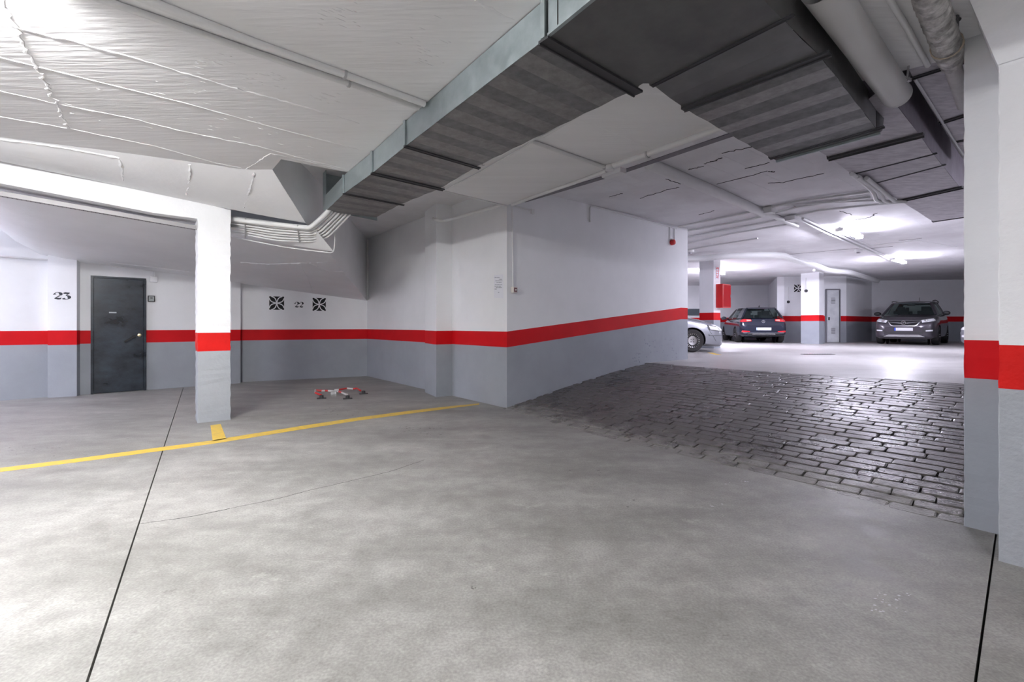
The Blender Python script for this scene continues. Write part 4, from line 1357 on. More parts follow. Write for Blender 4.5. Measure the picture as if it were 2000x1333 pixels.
def arcp(cx, cy, rx, ry, a0, a1, n=12):
    return [(cx + rx * cos(radians(a0 + (a1 - a0) * i / n)), cy + ry * sin(radians(a0 + (a1 - a0) * i / n))) for i in range(n + 1)]


EZ = Vector((0, 0, 1))
def two(m, ox, s, org, ex, nrm):
    # ball and arch
    p = arcp(0.30, 0.72, 0.235, 0.24, 200, -40, 16)
    wv = [0.17, 0.15, 0.08, 0.05, 0.04, 0.04, 0.045, 0.05, 0.06, 0.09, 0.13, 0.17, 0.19, 0.19, 0.17, 0.13, 0.09]
    ribbon(m, [(ox + x * s, y * s) for x, y in p], [w_ * s for w_ in wv], org, ex, EZ, nrm)
    ribbon(m, [(ox + x * s, y * s) for x, y in [(0.46, 0.52), (0.34, 0.38), (0.2, 0.25), (0.1, 0.14)]], [w_ * s for w_ in [0.09, 0.06, 0.045, 0.04]], org, ex, EZ, nrm)
    ribbon(m, [(ox + x * s, y * s) for x, y in [(0.06, 0.06), (0.18, 0.11), (0.34, 0.07), (0.48, 0.08), (0.58, 0.2)]], [w_ * s for w_ in [0.06, 0.15, 0.17, 0.13, 0.03]], org, ex, EZ, nrm)


def three(m, ox, s, org, ex, nrm):
    ribbon(m, [(ox + x * s, y * s) for x, y in [(0.08, 0.84), (0.22, 0.9), (0.40, 0.86), (0.56, 0.93)]], [w_ * s for w_ in [0.07, 0.15, 0.16, 0.06]], org, ex, EZ, nrm)
    ribbon(m, [(ox + x * s, y * s) for x, y in [(0.52, 0.88), (0.40, 0.72), (0.28, 0.56)]], [w_ * s for w_ in [0.05, 0.05, 0.05]], org, ex, EZ, nrm)
    p = arcp(0.28, 0.28, 0.25, 0.27, 95, -150, 16)
    wv = [0.04, 0.06, 0.09, 0.13, 0.17, 0.19, 0.19, 0.17, 0.13, 0.08, 0.05, 0.04, 0.05, 0.07, 0.12, 0.16, 0.15]
    ribbon(m, [(ox + x * s, y * s) for x, y in p], [w_ * s for w_ in wv], org, ex, EZ, nrm)


exK = Vector((K2.x - K.x, K2.y - K.y, 0)).normalized(); nK = Vector((exK.y, -exK.x, 0))
org = W(105, 584.5, K, K2) + nK * 0.001
h_ = W(105, 571, K, K2).z - org.z
wn = (W(137, 578, K, K2) - W(105, 578, K, K2)).length
m = MB(); s = h_ * 1.02
two(m, 0, s, org, exK * (wn / 2 / (0.62 * s)), nK); three(m, wn / 2 / (wn / 2 / (0.62 * s)) * 1.05, s, org, exK * (wn / 2 / (0.62 * s)), nK)
m.build('bay_number', M_num, label='number 23 stencilled on the left pilaster', cat='painted number')
exB = Vector((A[0] - W4[0], A[1] - W4[1], 0)).normalized(); nB = Vector((exB.y, -exB.x, 0))
def BWL(x, y, o=0.0): return W(x, y, (-5.80, 9.54), A) + nB * o
org = BWL(575.5, 600.5, 0.001)
h_ = BWL(575.5, 590).z - org.z
wn = (BWL(592.5, 595) - BWL(575.5, 595)).length
m = MB(); s = h_
kx = wn / 2 / (0.64 * s)
two(m, 0, s, org, exB * kx, nB); two(m, 0.66 * s, s, org, exB * kx, nB)
m.build('bay_number', M_num, label='number 22 stencilled between the two wall vents', cat='painted number')


def vent(cpos, size, ex, nrm, label, szz=None):
    e = empty('wall_vent', cpos, label, 'vent')
    M = Matrix((ex, nrm, EZ)).transposed()
    szz = szz or size
    MB().box(cpos + nrm * 0.002, (size, 0.004, szz), mat=M).build('dark_opening', M_black, e)
    # eight curved ribs: two arcs from the centre to every corner
    for q in range(4):
        sx, sy = [(1, 1), (-1, 1), (-1, -1), (1, -1)][q]
        for k in (0, 1):
            m = MB()
            pts = []
            for i in range(9):
                t = i / 8
                x = t * (1 - 0.13 * t); y = x
                b_ = (0.20 * sin(pi * t) + 0.13 * t * t) * (1 if k else -1)
                pts.append(((x - b_) * sx * size / 2, (y + b_) * sy * szz / 2))
            ribbon(m, pts, [size * 0.045] * 9, cpos + nrm * 0.004, ex, EZ, nrm, th=0.012)
            m.build('rib', M_white, e)
    return e


a_ = BWL(540.5, 592.5, 0.0); sz = (BWL(555, 592) - BWL(526, 592)).length
vent(a_, sz, exB, nB, 'patterned square wall vent left of the number 22', BWL(540, 579.5).z - BWL(540, 605.5).z)
a_ = BWL(623.5, 595, 0.0); sz = (BWL(636.3, 592) - BWL(610.5, 592)).length
vent(a_, sz, exB, nB, 'patterned square wall vent right of the number 22', BWL(623, 583).z - BWL(623, 608).z)
exF = Vector((1, -0.04, 0)).normalized(); nF = Vector((-0.04, -1, 0)).normalized()
a_ = W(1559.5, 563.5, FW[2], FW[3]); sz = 0.36
vent(a_ + nF * 0.0, sz, exF, nF, 'patterned vent high on the far wall, left of the bare pillar', 0.30)
# far little buttons with conduit
for (x, y, a, b, lab) in [(1539.5, 590, FW[2], FW[3], 'dark push button on the far wall below its conduit'), (1574.5, 568.5, None, None, 'dark push button on the face of the bare far pillar')]:
    if a: q = W(x, y, a, b); nn_ = nF
    else:
        q = W(x, y, cg, (cg[0] + v.x, cg[1] + v.y)); nn_ = Vector((-u.x, -u.y, 0))
    e = empty('push_button', q, lab, 'button')
    MB().lathe([(0, 0), (0.06, 0), (0.055, 0.03), (0.03, 0.04), (0, 0.04)], q, nn_, 14).build('button', M_trim, e, smooth=True)
    MB().tube([q + nn_ * .015 + EZ * 0.05, q + nn_ * .015 + EZ * (0.62 if a else 0.5)], 0.014, 8).build('conduit', M_conduit, e)

# paper notice on the middle wall
exA = Vector((B[0] - A[0], B[1] - A[1], 0)).normalized(); nA = Vector((exA.y, -exA.x, 0))
if nA.y > 0: nA = -nA
def AB(x, y, o=0.0): return W(x, y, A, B) + nA * o
pn = empty('paper_notice', AB(974, 582, .002), 'white printed paper notice taped near the corner of the middle wall', 'notice')
a_, b_, c_, d_ = AB(965, 582, .003), AB(983.5, 583.5, .003), AB(983, 536, .003), AB(965, 538, .003)
m = MB(); m.add([a_, b_, c_, d_] + [p - nA * .002 for p in (a_, b_, c_, d_)], [(0, 1, 2, 3), (4, 7, 6, 5), (0, 4, 5, 1), (1, 5, 6, 2), (2, 6, 7, 3), (3, 7, 4, 0)]); m.build('sheet', M_paper, pn)
m = MB()
rows_ = [(542.5, 966.5, 976), (546, 975, 981), (549, 968, 981.5), (552, 970, 980), (556.5, 967, 981), (559.5, 966.5, 979.5), (562, 969, 981), (565, 966.5, 971), (571.5, 973, 976)]
for (yy, xa, xb) in rows_:
    x = xa
    while x < xb:
        x2 = min(xb, x + rng.uniform(1.0, 2.6))
        m.add([AB(x, yy + .7, .0036), AB(x2, yy + .7, .0036), AB(x2, yy - .7, .0036), AB(x, yy - .7, .0036)], [(0, 1, 2, 3)])
        x = x2 + rng.uniform(0.3, 0.8)
m.build('print', M_ink, pn, kind='stuff')

# ============================================================ folded parking barrier
bar = empty('parking_barrier', P(665, 770, 0), 'folded red and white tubular parking barrier lying on the bay floor', 'parking barrier')
M_barred = pmat('barrier_red', (0.55, 0.03, 0.03), 0.35); M_barw = pmat('barrier_white', (0.72, 0.72, 0.72), 0.3, metal=0.3)
def fp(x, y, z): q = P(x, y, 0); return Vector((q.x, q.y, z))
def seg_tube(pts, cols):
    for i in range(len(pts) - 1):
        MB().tube([pts[i], pts[i + 1]], 0.016, 10).build('tube_segment', M_barred if cols[i] == 'r' else M_barw, bar, smooth=True)
seg_tube([fp(627, 778, .05), fp(616, 776, .07), fp(616, 771.5, .08), fp(628, 771, .06), fp(634, 770.5, .06)], 'rwrw')
seg_tube([fp(624, 770, .06), fp(641, 770.5, .06), fp(651, 770.5, .05), fp(662, 771, .05), fp(668, 773.5, .05), fp(678, 777.5, .05)], 'rwwrw')
seg_tube([fp(654, 767.5, .05), fp(662, 768.5, .06), fp(677, 765.5, .06), fp(690, 765.5, .05), fp(697, 765.5, .06), fp(704, 769, .05)], 'wrwrr')
for (x, y) in ((628, 779), (679, 779.5), (710, 770)):
    q = fp(x, y, 0)
    m = MB(); m.box(q + Vector((0, 0, 0.006)), (0.14, 0.08, 0.012), rz=0.4); m.lathe([(0, 0.06), (0.03, 0.055), (0.034, 0.012), (0, 0.012)], q, (0, 0, 1), 12)
    m.build('foot_plate', M_trim, bar)
q = fp(652, 771, 0)
m = MB(); m.box(q + Vector((0, 0, 0.03)), (0.10, 0.07, 0.06), rz=0.3); m.build('lock_housing', M_chrome, bar, bevel=0.006)

# ============================================================ fire hose cabinet and sign on the far pillar
pf = Vector(cf)
def PF(x, y, o=0.0):   # lit face runs along u from cf
    return W(x, y, cf, (cf[0] + u.x, cf[1] + u.y)) + Vector((-v.x, -v.y, 0)) * o
nf_ = Vector((-v.x, -v.y, 0)); uf = Vector((u.x, u.y, 0))
zc0, zc1 = PF(1404, 602).z, PF(1404, 556).z
c0 = Vector((*cf, 0)) + uf * 0.12 + nf_ * 0.005
hc = empty('hose_cabinet', Vector((c0.x, c0.y, zc0)), 'red fire hose cabinet mounted on the upper-level pillar', 'fire cabinet')
hh = zc1 - zc0
M = Matrix((uf, nf_, EZ)).transposed()
cc = c0 + uf * 0.26 + nf_ * 0.11 + Vector((0, 0, zc0 + hh / 2))
MB().box(cc, (0.50, 0.22, hh), mat=M).build('case', M_redp, hc, bevel=0.01)
MB().box(cc + nf_ * 0.115, (0.46, 0.012, hh - 0.05), mat=M).build('door', pmat('red_gloss', (0.42, 0.015, 0.02), 0.15, coat=0.6), hc, bevel=0.005)
MB().box(cc + nf_ * 0.125 + uf * 0.19, (0.03, 0.02, 0.08), mat=M).build('latch', M_chrome, hc)
q0 = PF(1403, 535, 0.0)
sg = empty('fire_sign', q0, 'small red and white hose sign above the hose cabinet', 'sign')
sw = 0.16; shh = PF(1403, 521.5).z - PF(1403, 546).z
q0 = Vector((*cf, 0)) + uf * 0.21 + nf_ * 0.006 + Vector((0, 0, PF(1403, 534).z))
MB().box(q0, (0.26, 0.008, shh), mat=M).build('plate', M_paper, sg)
m = MB()
for (x, z, w_, h2) in [(-.07, .10, .02, .17), (.07, .07, .02, .20), (0, .14, .13, .02), (0, .06, .13, .018), (0, -.02, .13, .018), (-.07, -.03, .02, .12), (.07, -.04, .02, .10), (0, -.10, .14, .025), (0, -.15, .14, .022), (.03, .17, .07, .025)]:
    m.box(q0 + uf * x + nf_ * 0.006 + EZ * z * shh / 0.4, (w_, 0.003, h2 * shh / 0.4), mat=M)
m.build('symbol', M_redp, sg)
# conduits on that pillar and clip
pipe('conduit', [W(1387, 508, cf, (cf[0] + v.x, cf[1] + v.y)) + Vector((-u.x, -u.y, 0)) * .02, W(1387, 517, cf, (cf[0] + v.x, cf[1] + v.y)) + Vector((-u.x, -u.y, 0)) * .02], 0.02, 'short pipe at the head of the hose cabinet pillar')

# dark panel at the back left
q = W(1351, 608, FW[0], FW[1]); 
MB().box(q + Vector((-.1, -.1, -.05)), (1.7, 0.10, 0.32)).build('dark_panel', pmat('slate_panel', (0.05, 0.065, 0.08), 0.4), label='dark slate panel on the far back wall above the silver bonnet', cat='panel')
# yellow dab and floor grating on the upper level
q = P(1398, 692, ZU)
MB().box(Vector((q.x, q.y + .1, ZU + .001)), (0.14, 0.9, 0.003), rz=-0.2).build('yellow_mark', M_yellow, label='faded yellow paint mark on the upper floor by the silver car', cat='floor marking')
q = P(1597, 692.8, ZU)
e = empty('floor_drain', q, 'dark narrow drain slot in the upper floor', 'drain')
MB().box(q + Vector((0, 0, 0.002)), (0.75, 0.16, 0.006)).build('recess', M_joint, e)
for k in range(12):
    MB().box(q + Vector((-0.34 + k * 0.062, 0, 0.006)), (0.02, 0.15, 0.006)).build('bar', M_trim, e)
# scuffs on the end of the ramp wall
m = MB()
for i in range(60):
    x = rng.uniform(1225, 1326); y = rng.uniform(655, 700)
    if x < 1255: y = rng.uniform(690, 708); x = rng.uniform(1236, 1250)
    q = BD(x, y, 0.0015); s_ = rng.uniform(.003, .012)
    m.add([q + Vector((u.x, u.y, 0)) * s_, q + EZ * s_ * 1.8, q - Vector((u.x, u.y, 0)) * s_, q - EZ * s_ * 1.5], [(0, 1, 2, 3)])
m.build('scuff_marks', pmat('scuff_grey', (0.16, 0.18, 0.22), 0.7), wbd, kind='stuff')

# ============================================================ cars
def car_paint(name, col, metal=0.4, rough=0.32):
    return pmat(name, col, rough, metal=metal, coat=1.0)


def glass_mat(name, col, tr):
    m, nt, b = nodes_of(name)
    b.inputs['Base Color'].default_value = (*col, 1); b.inputs['Roughness'].default_value = 0.04
    b.inputs['Specular IOR Level'].default_value = 0.7
    t = nt.nodes.new('ShaderNodeBsdfTransparent'); t.inputs[0].default_value = (0.75, 0.85, 0.82, 1)
    mx = nt.nodes.new('ShaderNodeMixShader'); mx.inputs[0].default_value = 1 - tr
    nt.links.new(t.outputs[0], mx.inputs[1]); nt.links.new(b.outputs[0], mx.inputs[2])
    nt.links.new(mx.outputs[0], nt.nodes['Material Output'].inputs[0])
    return m


M_cglass = glass_mat('car_glass', (0.02, 0.03, 0.03), 0.7)
M_seat = pmat('seat_fabric', (0.03, 0.032, 0.035), 0.8)
M_taill = pmat('tail_lens', (0.62, 0.02, 0.03), 0.12, coat=1.0)
M_taill2 = pmat('tail_lens_clear', (0.85, 0.35, 0.30), 0.12, coat=1.0)
M_plate = pmat('plate_white', (0.80, 0.80, 0.84), 0.4)
M_blue = pmat('plate_blue', (0.03, 0.09, 0.55), 0.4)
M_rim = pmat('alloy', (0.55, 0.54, 0.55), 0.3, metal=0.7)
M_arch = pmat('arch_black', (0.012, 0.012, 0.014), 0.9)


def lerp_tab(tab, x):
    """tab: rows (x, ...) with descending x"""
    if x >= tab[0][0]: return tab[0][1:]
    for a, b in zip(tab, tab[1:]):
        if x >= b[0]:
            t = (a[0] - x) / (a[0] - b[0])
            t = t * t * (3 - 2 * t) * 0.3 + t * 0.7
            return tuple(p + (q - p) * t for p, q in zip(a[1:], b[1:]))
    return tab[-1][1:]


def make_car(label, loc, rz, paint, tab, gh, wheels, front, rear, pillars, roof_rails=False):
    """tab: (x, halfwidth, z_bottom, z_top). gh: dict for the cabin."""
    car = empty('car', loc, label, 'car', rz=rz)
    car.rotation_euler = (0, 0, rz)
    xs = []
    x0, x1 = tab[0][0], tab[-1][0]
    n = 56
    for i in range(n + 1):
        t = i / n
        t = 0.5 - 0.5 * cos(pi * t) if True else t
        xs.append(x0 + (x1 - x0) * (0.55 * t + 0.45 * i / n))
    sec = [(0.0, 0.0), (0.55, 0.0), (0.86, 0.02), (0.965, 0.10), (0.99, 0.22), (1.0, 0.36), (1.0, 0.52), (0.99, 0.66), (0.975, 0.78), (0.945, 0.88), (0.88, 0.955), (0.74, 0.99), (0.42, 1.012), (0.0, 1.02)]
    rows = []
    for x in xs:
        w_, zb, zt = lerp_tab(tab, x)
        r = [(x, -w_ * s_[0], zb + (zt - zb) * s_[1]) for s_ in sec]
        l = [(x, w_ * s_[0], zb + (zt - zb) * s_[1]) for s_ in reversed(sec[:-1])]
        rows.append(r + l)
    body = MB().grid(rows)
    nc = len(rows[0])
    body.f.append(tuple(range(nc))); body.m.append(0)
    body.f.append(tuple(reversed(range((len(rows) - 1) * nc, len(rows) * nc)))); body.m.append(0)
    bo = body.build('body', paint, car, smooth=True, local=True)
    # wheel arches cut out of the body
    cut = MB()
    for (wx, wr, hw) in wheels:
        for sgn in (-1, 1):
            cut.lathe([(0, -0.5), (wr * 1.13, -0.5), (wr * 1.13, 0.5), (0, 0.5)], (wx, sgn * (hw + 0.28), wr), (0, 1, 0), 40)
    co = cut.build('cutter', M_arch, None, local=True)
    co.parent = car
    md = bo.modifiers.new('b', 'BOOLEAN'); md.object = co; md.operation = 'DIFFERENCE'; md.solver = 'EXACT'
    bpy.context.view_layer.update()
    dg = bpy.context.evaluated_depsgraph_get()
    nm = bpy.data.meshes.new_from_object(bo.evaluated_get(dg), preserve_all_data_layers=True, depsgraph=dg)
    bo.modifiers.clear(); old = bo.data; bo.data = nm; bpy.data.meshes.remove(old)
    nm.materials.clear(); nm.materials.append(paint); nm.materials.append(M_arch)
    # faces of the wells are black
    for p in nm.polygons:
        c = p.center
        for (wx, wr, hw) in wheels:
            d = math.hypot(c.x - wx, c.z - wr)
            if abs(d - wr * 1.13) < 0.02 and abs(c.y) > hw - 0.26 and abs(c.y) < hw + 0.2 and abs(p.normal.y) < 0.3 and (p.normal.x * (c.x - wx) + p.normal.z * (c.z - wr)) < 0: p.material_index = 1
            if d < wr * 1.14 and abs(abs(c.y) - (hw + 0.28 - 0.5)) < 0.02: p.material_index = 1
    bpy.data.objects.remove(co)
    bvh = BVHTree.FromPolygons([Vector(p) for p in body.v], body.f)

    def patch(name, quad, d, mat, off=0.012, nu=10, nv=5, par=None, **kw):
        """quad of 4 points (any side of the body); project along d onto the body"""
        q = [Vector(p) for p in quad]; d = Vector(d).normalized()
        R_ = []
        for i in range(nv + 1):
            row = []
            for j in range(nu + 1):
                s_, t = j / nu, i / nv
                p = (q[0] * (1 - s_) + q[1] * s_) * (1 - t) + (q[3] * (1 - s_) + q[2] * s_) * t
                h = bvh.ray_cast(p, d)
                hp_ = h[0] if h[0] else bvh.find_nearest(p + d * (abs(p.x if abs(d.x) > .5 else p.y) - (1.9 if abs(d.x) > .5 else .8)))[0]
                row.append(hp_ - d * off)
            R_.append(row)
        m = MB().grid(R_)
        nb = len(m.v)
        back_ = [Vector(p) + d * (off + 0.01) for p in m.v]
        m.v += [tuple(p) for p in back_]
        nc_ = nu + 1; nr_ = nv + 1
        edge = [(0, j) for j in range(nc_)] + [(i, nc_ - 1) for i in range(1, nr_)] + [(nr_ - 1, j) for j in range(nc_ - 2, -1, -1)] + [(i, 0) for i in range(nr_ - 2, 0, -1)]
        ids = [i * nc_ + j for i, j in edge]
        for a, b in zip(ids, ids[1:] + ids[:1]):
            m.f.append((a, nb + a, nb + b, b)); m.m.append(0)
        return m.build(name, mat, par or car, smooth=True, local=True, **kw)

    # cabin
    zb_, zr = gh['belt'], gh['roof']
    wb_, wr_ = gh['wb'], gh['wr']
    lowx = gh['low']; upx = gh['up']      # x positions along the side, front to back
    N = len(lowx)
    def side(sgn):
        lo = [Vector((lowx[i], sgn * wb_ * gh['lw'][i], gh['lz'][i])) for i in range(N)]
        hi = [Vector((upx[i], sgn * wr_ * gh['uw'][i], gh['uz'][i])) for i in range(N)]
        return lo, hi
    LL, LH = side(1); RL, RH = side(-1)
    # roof
    rr_ = []
    for i in range(N):
        row = []
        for j in range(9):
            t = j / 8
            p = RH[i].lerp(LH[i], t); p = Vector((p.x, p.y, p.z + 0.035 * sin(pi * t))); row.append(p)
        rr_.append(row)
    MB().grid(rr_).build('roof', paint, car, smooth=True, local=True)
    sideparts = pillars
    for (lo, hi, sg_) in ((LL, LH, 1), (RL, RH, -1)):
        for i in range(N - 1):
            isg = sideparts[i] == 'g'
            a, b, c, d = lo[i], lo[i + 1], hi[i + 1], hi[i]
            mid_ = [(a + d) / 2 + Vector((0, sg_ * .02, 0)), (b + c) / 2 + Vector((0, sg_ * .02, 0))]
            MB().add([a, b, mid_[1], mid_[0], c, d], [(0, 1, 2, 3), (3, 2, 4, 5)]).build('side_window' if isg else 'window_pillar', M_cglass if isg else paint, car, smooth=True, local=True)
    def screen(nm_, i, bulge, mat):
        R_ = []
        for k in range(5):
            t = k / 4
            row = []
            for j in range(9):
                s_ = j / 8
                p = RL[i].lerp(LL[i], s_).lerp(RH[i].lerp(LH[i], s_) + Vector((0, 0, 0.035 * sin(pi * s_))), t)
                row.append(p + Vector((bulge * sin(pi * s_), 0, 0)))
            R_.append(row)
        return MB().grid(R_).build(nm_, mat, car, smooth=True, local=True)
    screen('windshield', 0, 0.12, M_cglass); screen('rear_window', N - 1, -0.08, M_cglass)
    # frames around the screens in paint / black
    for (i, b_, nm_) in ((0, 0.0, 'screen_frame'), (N - 1, 0.0, 'screen_frame')):
        m = MB()
        for (lo, hi) in ((LL, LH), (RL, RH)):
            m.beam(lo[i], hi[i], 0.07, 0.03)
        m.beam(LH[i] + Vector((0, 0, .01)), RH[i] + Vector((0, 0, .01)), 0.07, 0.05)
        m.build(nm_, paint if i else paint, car, local=True)
    # deck below glass so one cannot see into the body, seats above
    m = MB()
    for y in (-0.36, 0.36):
        for x in (gh['seat'], gh['seat'] - 0.85):
            m.box((x, y, zb_ + 0.02), (0.16, 0.46, 0.34)); m.box((x - .03, y, zb_ + 0.27), (0.10, 0.24, 0.17))
    m.build('seats', M_seat, car, local=True)
    MB().box(((lowx[0] + lowx[-1]) / 2, 0, zb_ - 0.03), (abs(lowx[0] - lowx[-1]) * 0.9, wb_ * 1.7, 0.02)).build('interior_deck', M_seat, car, local=True)
    MB().box((upx[0] + 0.02, 0, zr - 0.14), (0.03, 0.24, 0.08)).build('interior_mirror', M_trim, car, local=True)
    for s_ in (-1, 1):
        mx_ = lowx[1] if gh.get('mx') is None else gh['mx']
        m = MB()
        m.lathe([(0, 0.07), (0.06, 0.06), (0.095, 0.0), (0.09, -0.06), (0, -0.07)], (mx_, s_ * (wb_ + 0.20), zb_ + 0.08), (1, 0, 0), 14)
        m.v = [(p[0], (p[1] - s_ * (wb_ + .2)) * 1.25 + s_ * (wb_ + .2), (p[2] - zb_ - .08) * 0.85 + zb_ + .08) for p in m.v]
        m.beam((mx_, s_ * (wb_ + 0.12), zb_ + 0.05), (mx_, s_ * (wb_ + 0.0), zb_ + 0.01), 0.07, 0.04)
        m.build('side_mirror', gh.get('mirror', paint), car, smooth=True, local=True)
    # wheels
    for (wx, wr, hw) in wheels:
        for s_ in (-1, 1):
            yw = s_ * (hw - 0.10)
            prof = [(wr * .62, -.10), (wr * .90, -.105), (wr * .975, -.085), (wr, -.05), (wr, .05), (wr * .975, .085), (wr * .90, .105), (wr * .62, .10)]
            t_ = MB().lathe([(r_, h_) for r_, h_ in prof], (wx, yw, wr), (0, s_, 0), 36).build('tyre', M_tyre, car, smooth=True, local=True)
            m = MB(); m.lathe([(wr * .66, .075), (wr * .64, .10), (wr * .60, .095), (wr * .30, .07), (0, .07)], (wx, yw, wr), (0, s_, 0), 36)
            m.build('hubcap', M_rim if front['hub'] != 'dark' else M_rim, t_, smooth=True, local=True)
            m = MB(); ns = front['slots']
            for k in range(ns):
                a = 2 * pi * k / ns
                c = Vector((wx + cos(a) * wr * .50, yw + s_ * .089, wr + sin(a) * wr * .50))
                Mx = Matrix.Rotation(-a, 3, 'Y')
                m.box(c + Vector((0, s_ * .006, 0)), (wr * .21, 0.024, wr * (1.75 / ns)), mat=Mx)
            for k in range(4):
                a = 2 * pi * (k + .5) / 4
                m.box((wx + cos(a) * wr * .16, yw + s_ * .073, wr + sin(a) * wr * .16), (wr * .07, 0.01, wr * .07))
            m.build('hub_slots', M_arch, t_, local=True)
            MB().lathe([(0, -0.2), (wr * 1.08, -0.2), (wr * 1.08, -0.19), (0, -0.19)], (wx, yw, wr), (0, s_, 0), 28).build('wheel_well', M_arch, car, local=True)
    MB().box(((wheels[0][0] + wheels[1][0]) / 2, 0, 0.30), (wheels[0][0] - wheels[1][0] + 0.6, 1.15, 0.16)).build('underbody', M_arch, car, local=True)
    return car, patch


# --- dark blue hatchback, seen from behind
M_blue_p = car_paint('dark_blue_car_paint', (0.010, 0.015, 0.034), 0.3, 0.25)
tabG = [(2.13, .55, .34, .58), (2.09, .72, .24, .66), (1.95, .83, .19, .76), (1.5, .885, .18, .88), (1.0, .895, .18, .97), (0.4, .895, .18, .98), (-1.0, .895, .18, .99), (-1.6, .885, .20, 1.0),
        (-1.92, .86, .25, .99), (-2.03, .83, .28, .93), (-2.10, .78, .31, .78), (-2.13, .70, .34, .70)]
ghG = dict(belt=.96, roof=1.44, wb=.80, wr=.575, low=[1.02, .62, -.30, -.42, -1.30, -1.93], up=[.33, .18, -.36, -.46, -1.30, -1.68], lz=[.97, .98, .98, .98, 1.0, 1.0], uz=[1.37, 1.41, 1.44, 1.44, 1.43, 1.395],
           lw=[.93, 1.0, 1.03, 1.03, 1.0, .92], uw=[.94, 1.0, 1.02, 1.02, 1.0, .92], seat=-0.15)
thG = radians(15)
hx, hy = sin(thG), cos(thG)
rear_c = Vector((10.02, 18.35))
ctr = rear_c + Vector((hx, hy)) * 2.13
carG, pt = make_car('dark blue hatchback parked nose-in, seen from behind past the silver car', (ctr.x, ctr.y, ZU), math.atan2(hy, hx), M_blue_p, tabG, ghG,
                    [(1.30, .315, .885), (-1.31, .315, .885)], dict(hub='x', slots=10), None, 'ggpggp'[0:5] if False else ['p', 'g', 'p', 'g', 'p'])
RD = (1, 0, 0)
for s_ in (-1, 1):
    pt('tail_light', [(-3, s_ * .86, .84), (-3, s_ * .42, .87), (-3, s_ * .44, .955), (-3, s_ * .84, .975)], RD, M_taill, 0.014)
    pt('tail_light_inner', [(-3, s_ * .60, .87), (-3, s_ * .44, .885), (-3, s_ * .46, .935), (-3, s_ * .60, .94)], RD, M_taill2, 0.02)
    pt('reflector', [(-3, s_ * .80, .43), (-3, s_ * .50, .44), (-3, s_ * .50, .475), (-3, s_ * .78, .50)], RD, M_taill, 0.014)
pt('number_plate', [(-3, -.27, .51), (-3, .27, .51), (-3, .27, .62), (-3, -.27, .62)], RD, M_plate, 0.02)
pt('plate_band', [(-3, .27, .51), (-3, .225, .51), (-3, .225, .62), (-3, .27, .62)], RD, pmat('plate_pale_blue', (0.35, 0.45, 0.62), 0.4), 0.022, nu=2)
pt('rear_skirt', [(-3, -.60, .32), (-3, .60, .32), (-3, .55, .40), (-3, -.55, .40)], RD, M_trim, 0.012)
pt('skirt_strip', [(-3, -.42, .345), (-3, .42, .345), (-3, .40, .375), (-3, -.40, .375)], RD, M_chrome, 0.022)
pt('chrome_line', [(-3, -.74, .405), (-3, .74, .405), (-3, .74, .415), (-3, -.74, .415)], RD, M_chrome, 0.016)
hb_ = bpy.data.objects.new  # noqa
def emblem(parent, c, ax, r, kind):
    m = MB(); c = Vector(c); axv = Vector(ax)
    m.lathe([(r * .80, 0), (r * .82, .012), (r, .012), (r, 0)], c, axv, 24)
    ex = Vector((0, 1, 0)); ez = EZ
    def bar(p, q, w_): m.beam(c + axv * .006 + ex * p[0] * r + ez * p[1] * r, c + axv * .006 + ex * q[0] * r + ez * q[1] * r, 0.008, w_ * r, up=tuple(ez))
    if kind == 'v':
        for s_ in (-1, 1):
            bar((s_ * .38, .8), (0, .12), .2); bar((s_ * .8, .25), (s_ * .36, -.78), .2); bar((s_ * .36, -.78), (0, .0), .2)
    else:
        bar((-1.0, -.12), (.25, -.12), .2); bar((-.25, .12), (1.0, .12), .2); bar((.25, -.12), (-.25, .12), .2)
    return m.build('emblem', M_chrome, parent, local=True)


pt('hatch_line', [(-3, -.60, .69), (-3, .60, .69), (-3, .62, .70), (-3, -.62, .70)], RD, M_arch, 0.008, nv=1)
emblem(carG, (-2.085, 0, .86), (-1, 0, 0), 0.062, 'v')
MB().box((-1.72, 0, 1.385), (0.05, 0.34, 0.02)).build('high_brake_light', M_taill, carG, local=True)
m = MB(); m.add([(-1.70, -.52, 1.40), (-1.70, .52, 1.40), (-1.86, .50, 1.375), (-1.86, -.50, 1.375), (-1.70, -.52, 1.43), (-1.70, .52, 1.43), (-1.86, .50, 1.39), (-1.86, -.50, 1.39)],
                [(0, 1, 2, 3), (7, 6, 5, 4), (0, 4, 5, 1), (3, 2, 6, 7), (0, 3, 7, 4), (1, 5, 6, 2)]); m.build('spoiler', M_blue_p, carG, local=True)
m = MB(); m.add([(-1.45, -.02, 1.46), (-1.30, 0, 1.47), (-1.45, .02, 1.46), (-1.47, 0, 1.55)], [(0, 1, 3), (1, 2, 3), (2, 0, 3)]); m.build('roof_antenna', M_trim, carG, local=True)
m = MB(); m.beam((-1.98, .05, 1.03), (-1.93, -.28, 1.07), 0.02, 0.015); m.build('rear_wiper', M_trim, carG, local=True)

